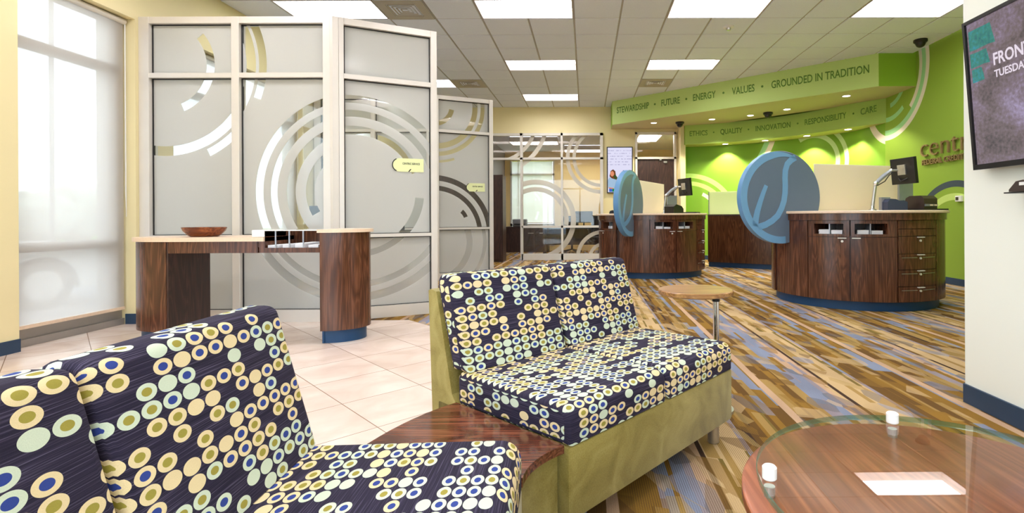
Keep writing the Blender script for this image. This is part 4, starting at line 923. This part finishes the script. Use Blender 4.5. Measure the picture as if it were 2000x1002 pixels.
for k, (x0, x1, lb) in enumerate(((-2.59, -2.50, 'thin paper stack in the leftmost cubby slot'), (-2.47, -2.40, 'paper stack in the second cubby slot from left'), (-2.37, -2.29, 'taller paper stack in the third cubby slot'), (-2.26, -2.18, 'fanned paper stack in the rightmost cubby slot'))):
    m = MB()
    for q_ in range(3 + k % 3): m.box(x0, x1, YF + .02, YF + .30, .7855 + q_ * .007, .7915 + q_ * .007, Matrix.Translation((0, 0, 0)))
    tag(m.build('paper_stack', M['paper']), lb + ' of the writing desk', 'papers', 'papers in the writing desk')
bw = thing('wooden_bowl', 'shallow dark wooden bowl on the writing desk', 'bowl', (-3.235, 4.46, .8725))
MB().lathe([(0, 0), (.10, 0), (.125, .012), (.162, .05), (.174, .078), (.170, .080), (.155, .052), (.12, .02), (0, .014)], 56, Matrix.Diagonal((1, .75, 1, 1))).build('body', M['bowlwood'], bw, True)
cl = plain('clear candy wrap', (226, 216, 204), .15)
for k in range(9):
    a = k * 2.4; r_ = .03 + .011 * k
    o = MB().ball((0, 0, 0), .016, 1, (1.3, 1, .8), .3).build('wrapped_mint', cl, None, loc=(-3.235 + r_ * cos(a), 4.46 + .7 * r_ * sin(a), .932 + .001 * (k % 3))); tag(o, 'clear wrapped mint heaped in the wooden bowl', 'candy', 'mints in the wooden bowl')

# ------------------------------------------------------------------ sofas
def cushion(par, name, prof, x0, x1, mat, r=.018):
    # prof: closed polyline (y,z), counter clockwise; rounded ends, uv in metres along the profile
    m = MB(); m.uv = m.b.loops.layers.uv.new('UVMap'); n = len(prof)
    cyc = sum(p[0] for p in prof) / n; czc = sum(p[1] for p in prof) / n
    arcl = [0]
    for i in range(n): a, b = prof[i], prof[(i + 1) % n]; arcl.append(arcl[-1] + hypot(b[0] - a[0], b[1] - a[1]))
    def inset(d):
        out = []
        for i in range(n):
            a, b, c = Vector(prof[i - 1]), Vector(prof[i]), Vector(prof[(i + 1) % n])
            n1 = Vector((-(b - a).y, (b - a).x)).normalized(); n2 = Vector((-(c - b).y, (c - b).x)).normalized()
            bis = (n1 + n2); bis = bis.normalized() / max(.5, sqrt(max(.05, (1 + n1.dot(n2)) / 2)))
            out.append(tuple(b + bis * d))
        return out
    st = [(x0, r), (x0 + r * .12, r * .5), (x0 + r * .45, r * .15), (x0 + r, 0), (x1 - r, 0), (x1 - r * .45, r * .15), (x1 - r * .12, r * .5), (x1, r)]
    L = []; W_ = []
    for x, d in st:
        p = inset(d); L.append([m.b.verts.new((x, a, b)) for a, b in p]); W_.append(x)
    for k in range(len(L) - 1):
        for i in range(n):
            j = (i + 1) % n
            m.face((L[k][i], L[k + 1][i], L[k + 1][j], L[k][j]), [(W_[k], arcl[i]), (W_[k + 1], arcl[i]), (W_[k + 1], arcl[i + 1]), (W_[k], arcl[i + 1])])
    for ring, sgn in ((L[0], -1), (L[-1], 1)):
        vs = ring if sgn > 0 else ring[::-1]
        m.face(vs, [(v_.co.y + .013, v_.co.z + .007) for v_ in vs])
    return m.build(name, mat, par, True)
def arcpts(cy, cz, r, a0, a1, n=6): return [(cy + r * cos(R(a0 + (a1 - a0) * k / n)), cz + r * sin(R(a0 + (a1 - a0) * k / n))) for k in range(n + 1)]
LS = 1.083
def sofa(loc, rz, lb):
    s = thing('sofa', lb, 'sofa', (loc[0], loc[1], 0), rz, 'dotted two seat sofas')
    MB().box(0, LS, 0, .70, .10, .328, None, .012).build('base', M['suede'], s, True)
    bk = MB().prism([(.565, .32), (.70, .12), (.725, .12), (.755, .735), (.74, .742), (.70, .735), (.60, .36)], 0, LS, None, 'x'); bk.build('back_shell', M['suede'], s)
    sp = [(0, .33), (.555, .33), (.565, .345), (.565, .435), (.55, .45)] + arcpts(.05, .40, .05, 90, 180, 7)
    for x0, x1 in ((0, LS / 2 - .004), (LS / 2 + .004, LS)): cushion(s, 'seat_cushion', sp, x0, x1, M['dots'])
    bp = [(.512, .452), (.60, .452)] + [(.698, .76)] + arcpts(.667, .775, .03, -10, 90, 4) + arcpts(.632, .775, .03, 90, 168, 5)
    for x0, x1 in ((0, LS / 2 - .004), (LS / 2 + .004, LS)): cushion(s, 'back_cushion', bp, x0, x1, M['dots'], .022)
    for x, y in ((.07, .06), (LS - .07, .06), (.07, .62), (LS - .07, .62)): MB().cyl(x, y, 0, .105, .026, 24, bev=.003).build('leg', M['brushed'], s, True)
    return s
sofa((-.055, 1.565), R(48.5), 'dotted two seat sofa with green base in the middle of the room')
sofa((-.118, .275), R(92.7), 'nearest dotted two seat sofa, cut off by the lower left corner')
ct = thing('corner_table', 'wedge shaped walnut corner table between the two dotted sofas', 'table', (-.3, 1.6, 0))
def bez(p0, p1, p2, n=12): return [tuple((1 - t_) ** 2 * Vector(p0) + 2 * t_ * (1 - t_) * Vector(p1) + t_ * t_ * Vector(p2)) for t_ in [k / n for k in range(n + 1)]]
front = bez((-.168, 1.362), (-.165, 1.47), (-.068, 1.556)); back = bez((-.478, 1.925), (-.665, 1.72), (-.70, 1.345))
sub = lambda pts: [(a + .3, b - 1.6) for a, b in pts]
MB().prism(sub(front + back), .318, .343).build('tabletop', M['walnut_h'], ct)
fr2 = bez((-.20, 1.365), (-.196, 1.485), (-.09, 1.585)); bk2 = bez((-.45, 1.89), (-.63, 1.70), (-.66, 1.35))
MB().prism(sub(fr2 + bk2), .10, .318).build('base', M['suede'], ct, True)
for x, y in ((-.25, 1.45), (-.5, 1.75)): MB().cyl(x + .3, y - 1.6, 0, .105, .026, 24).build('leg', M['brushed'], ct, True)
# tablet side table behind the sofa
tt = thing('side_table', 'small round wooden side table on a chrome post behind the sofa', 'table', (.585, 2.80, 0))
MB().lathe([(0, .605), (.19, .605), (.197, .61), (.197, .628), (.192, .632), (0, .632)], 64).build('tabletop', M['walnut_lt'], tt, True)
MB().cyl(.095, -.06, .02, .575, .016, 24).build('post', M['chrome'], tt, True); MB().cyl(.095, -.06, .575, .605, .02, 24).build('collar', M['black'], tt, True); MB().cyl(.085, -.05, 0, .015, .10, 40).build('foot', M['brushed'], tt, True)
# glass topped drum table
gt = thing('drum_table', 'round walnut drum table with a glass top, lower right', 'table', (.536, .734, 0))
MB().lathe([(0, .585), (.300, .585), (.306, .590), (.306, .604), (.302, .607), (0, .607)], 96, Matrix.Translation((0, 0, 0))).build('wooden_top', M['walnut_y'], gt, True)
MB().lathe([(0, .0), (.285, 0), (.285, .585), (0, .585)], 80).build('drum', M['walnut_dk'], gt, True)
tclear = NT('glass underside'); tr_ = tclear.n('BsdfTransparent'); tr_.inputs[0].default_value = srgb(250, 254, 251); tclear.t.links.new(tr_.outputs[0], tclear.out.inputs[0])
tg = NT('green edged glass'); gs = tg.n('BsdfGlossy'); gs.inputs['Roughness'].default_value = .01; tr = tg.n('BsdfTransparent'); tr.inputs[0].default_value = srgb(250, 254, 251)
mx = tg.n('MixShader'); tg.put(mx.inputs[0], schlick(tg, .065)); tg.t.links.new(tr.outputs[0], mx.inputs[1]); tg.t.links.new(gs.outputs[0], mx.inputs[2]); tg.t.links.new(mx.outputs[0], tg.out.inputs[0])
te = NT('glass edge green'); te.base(srgb(40, 116, 92), .1, 0, .6); te.b.inputs['Alpha'].default_value = .55
go = MB().lathe([(0, .622), (.283, .622)], 96).lathe([(0, .632), (.283, .632)], 96).build('glass_top', [tg.m, tclear.m], gt, True)
for f in go.data.polygons: f.material_index = 1 if f.center.z < .627 else 0
MB().lathe([(.283, .622), (.2842, .6235), (.2842, .6305), (.283, .632)], 96).build('glass_edge', te.m, gt, True)
for x, y in ((.269 - .536, .771 - .734), (.571 - .536, .915 - .734 + .06), (.80 - .536, .72 - .734), (.52 - .536, .50 - .734)):
    MB().cyl(x, y, .632, .652, .0105, 28, bev=.002).build('standoff_cap', M['white'], gt, True); MB().cyl(x, y, .607, .622, .008, 20).build('standoff', M['brushed'], gt)
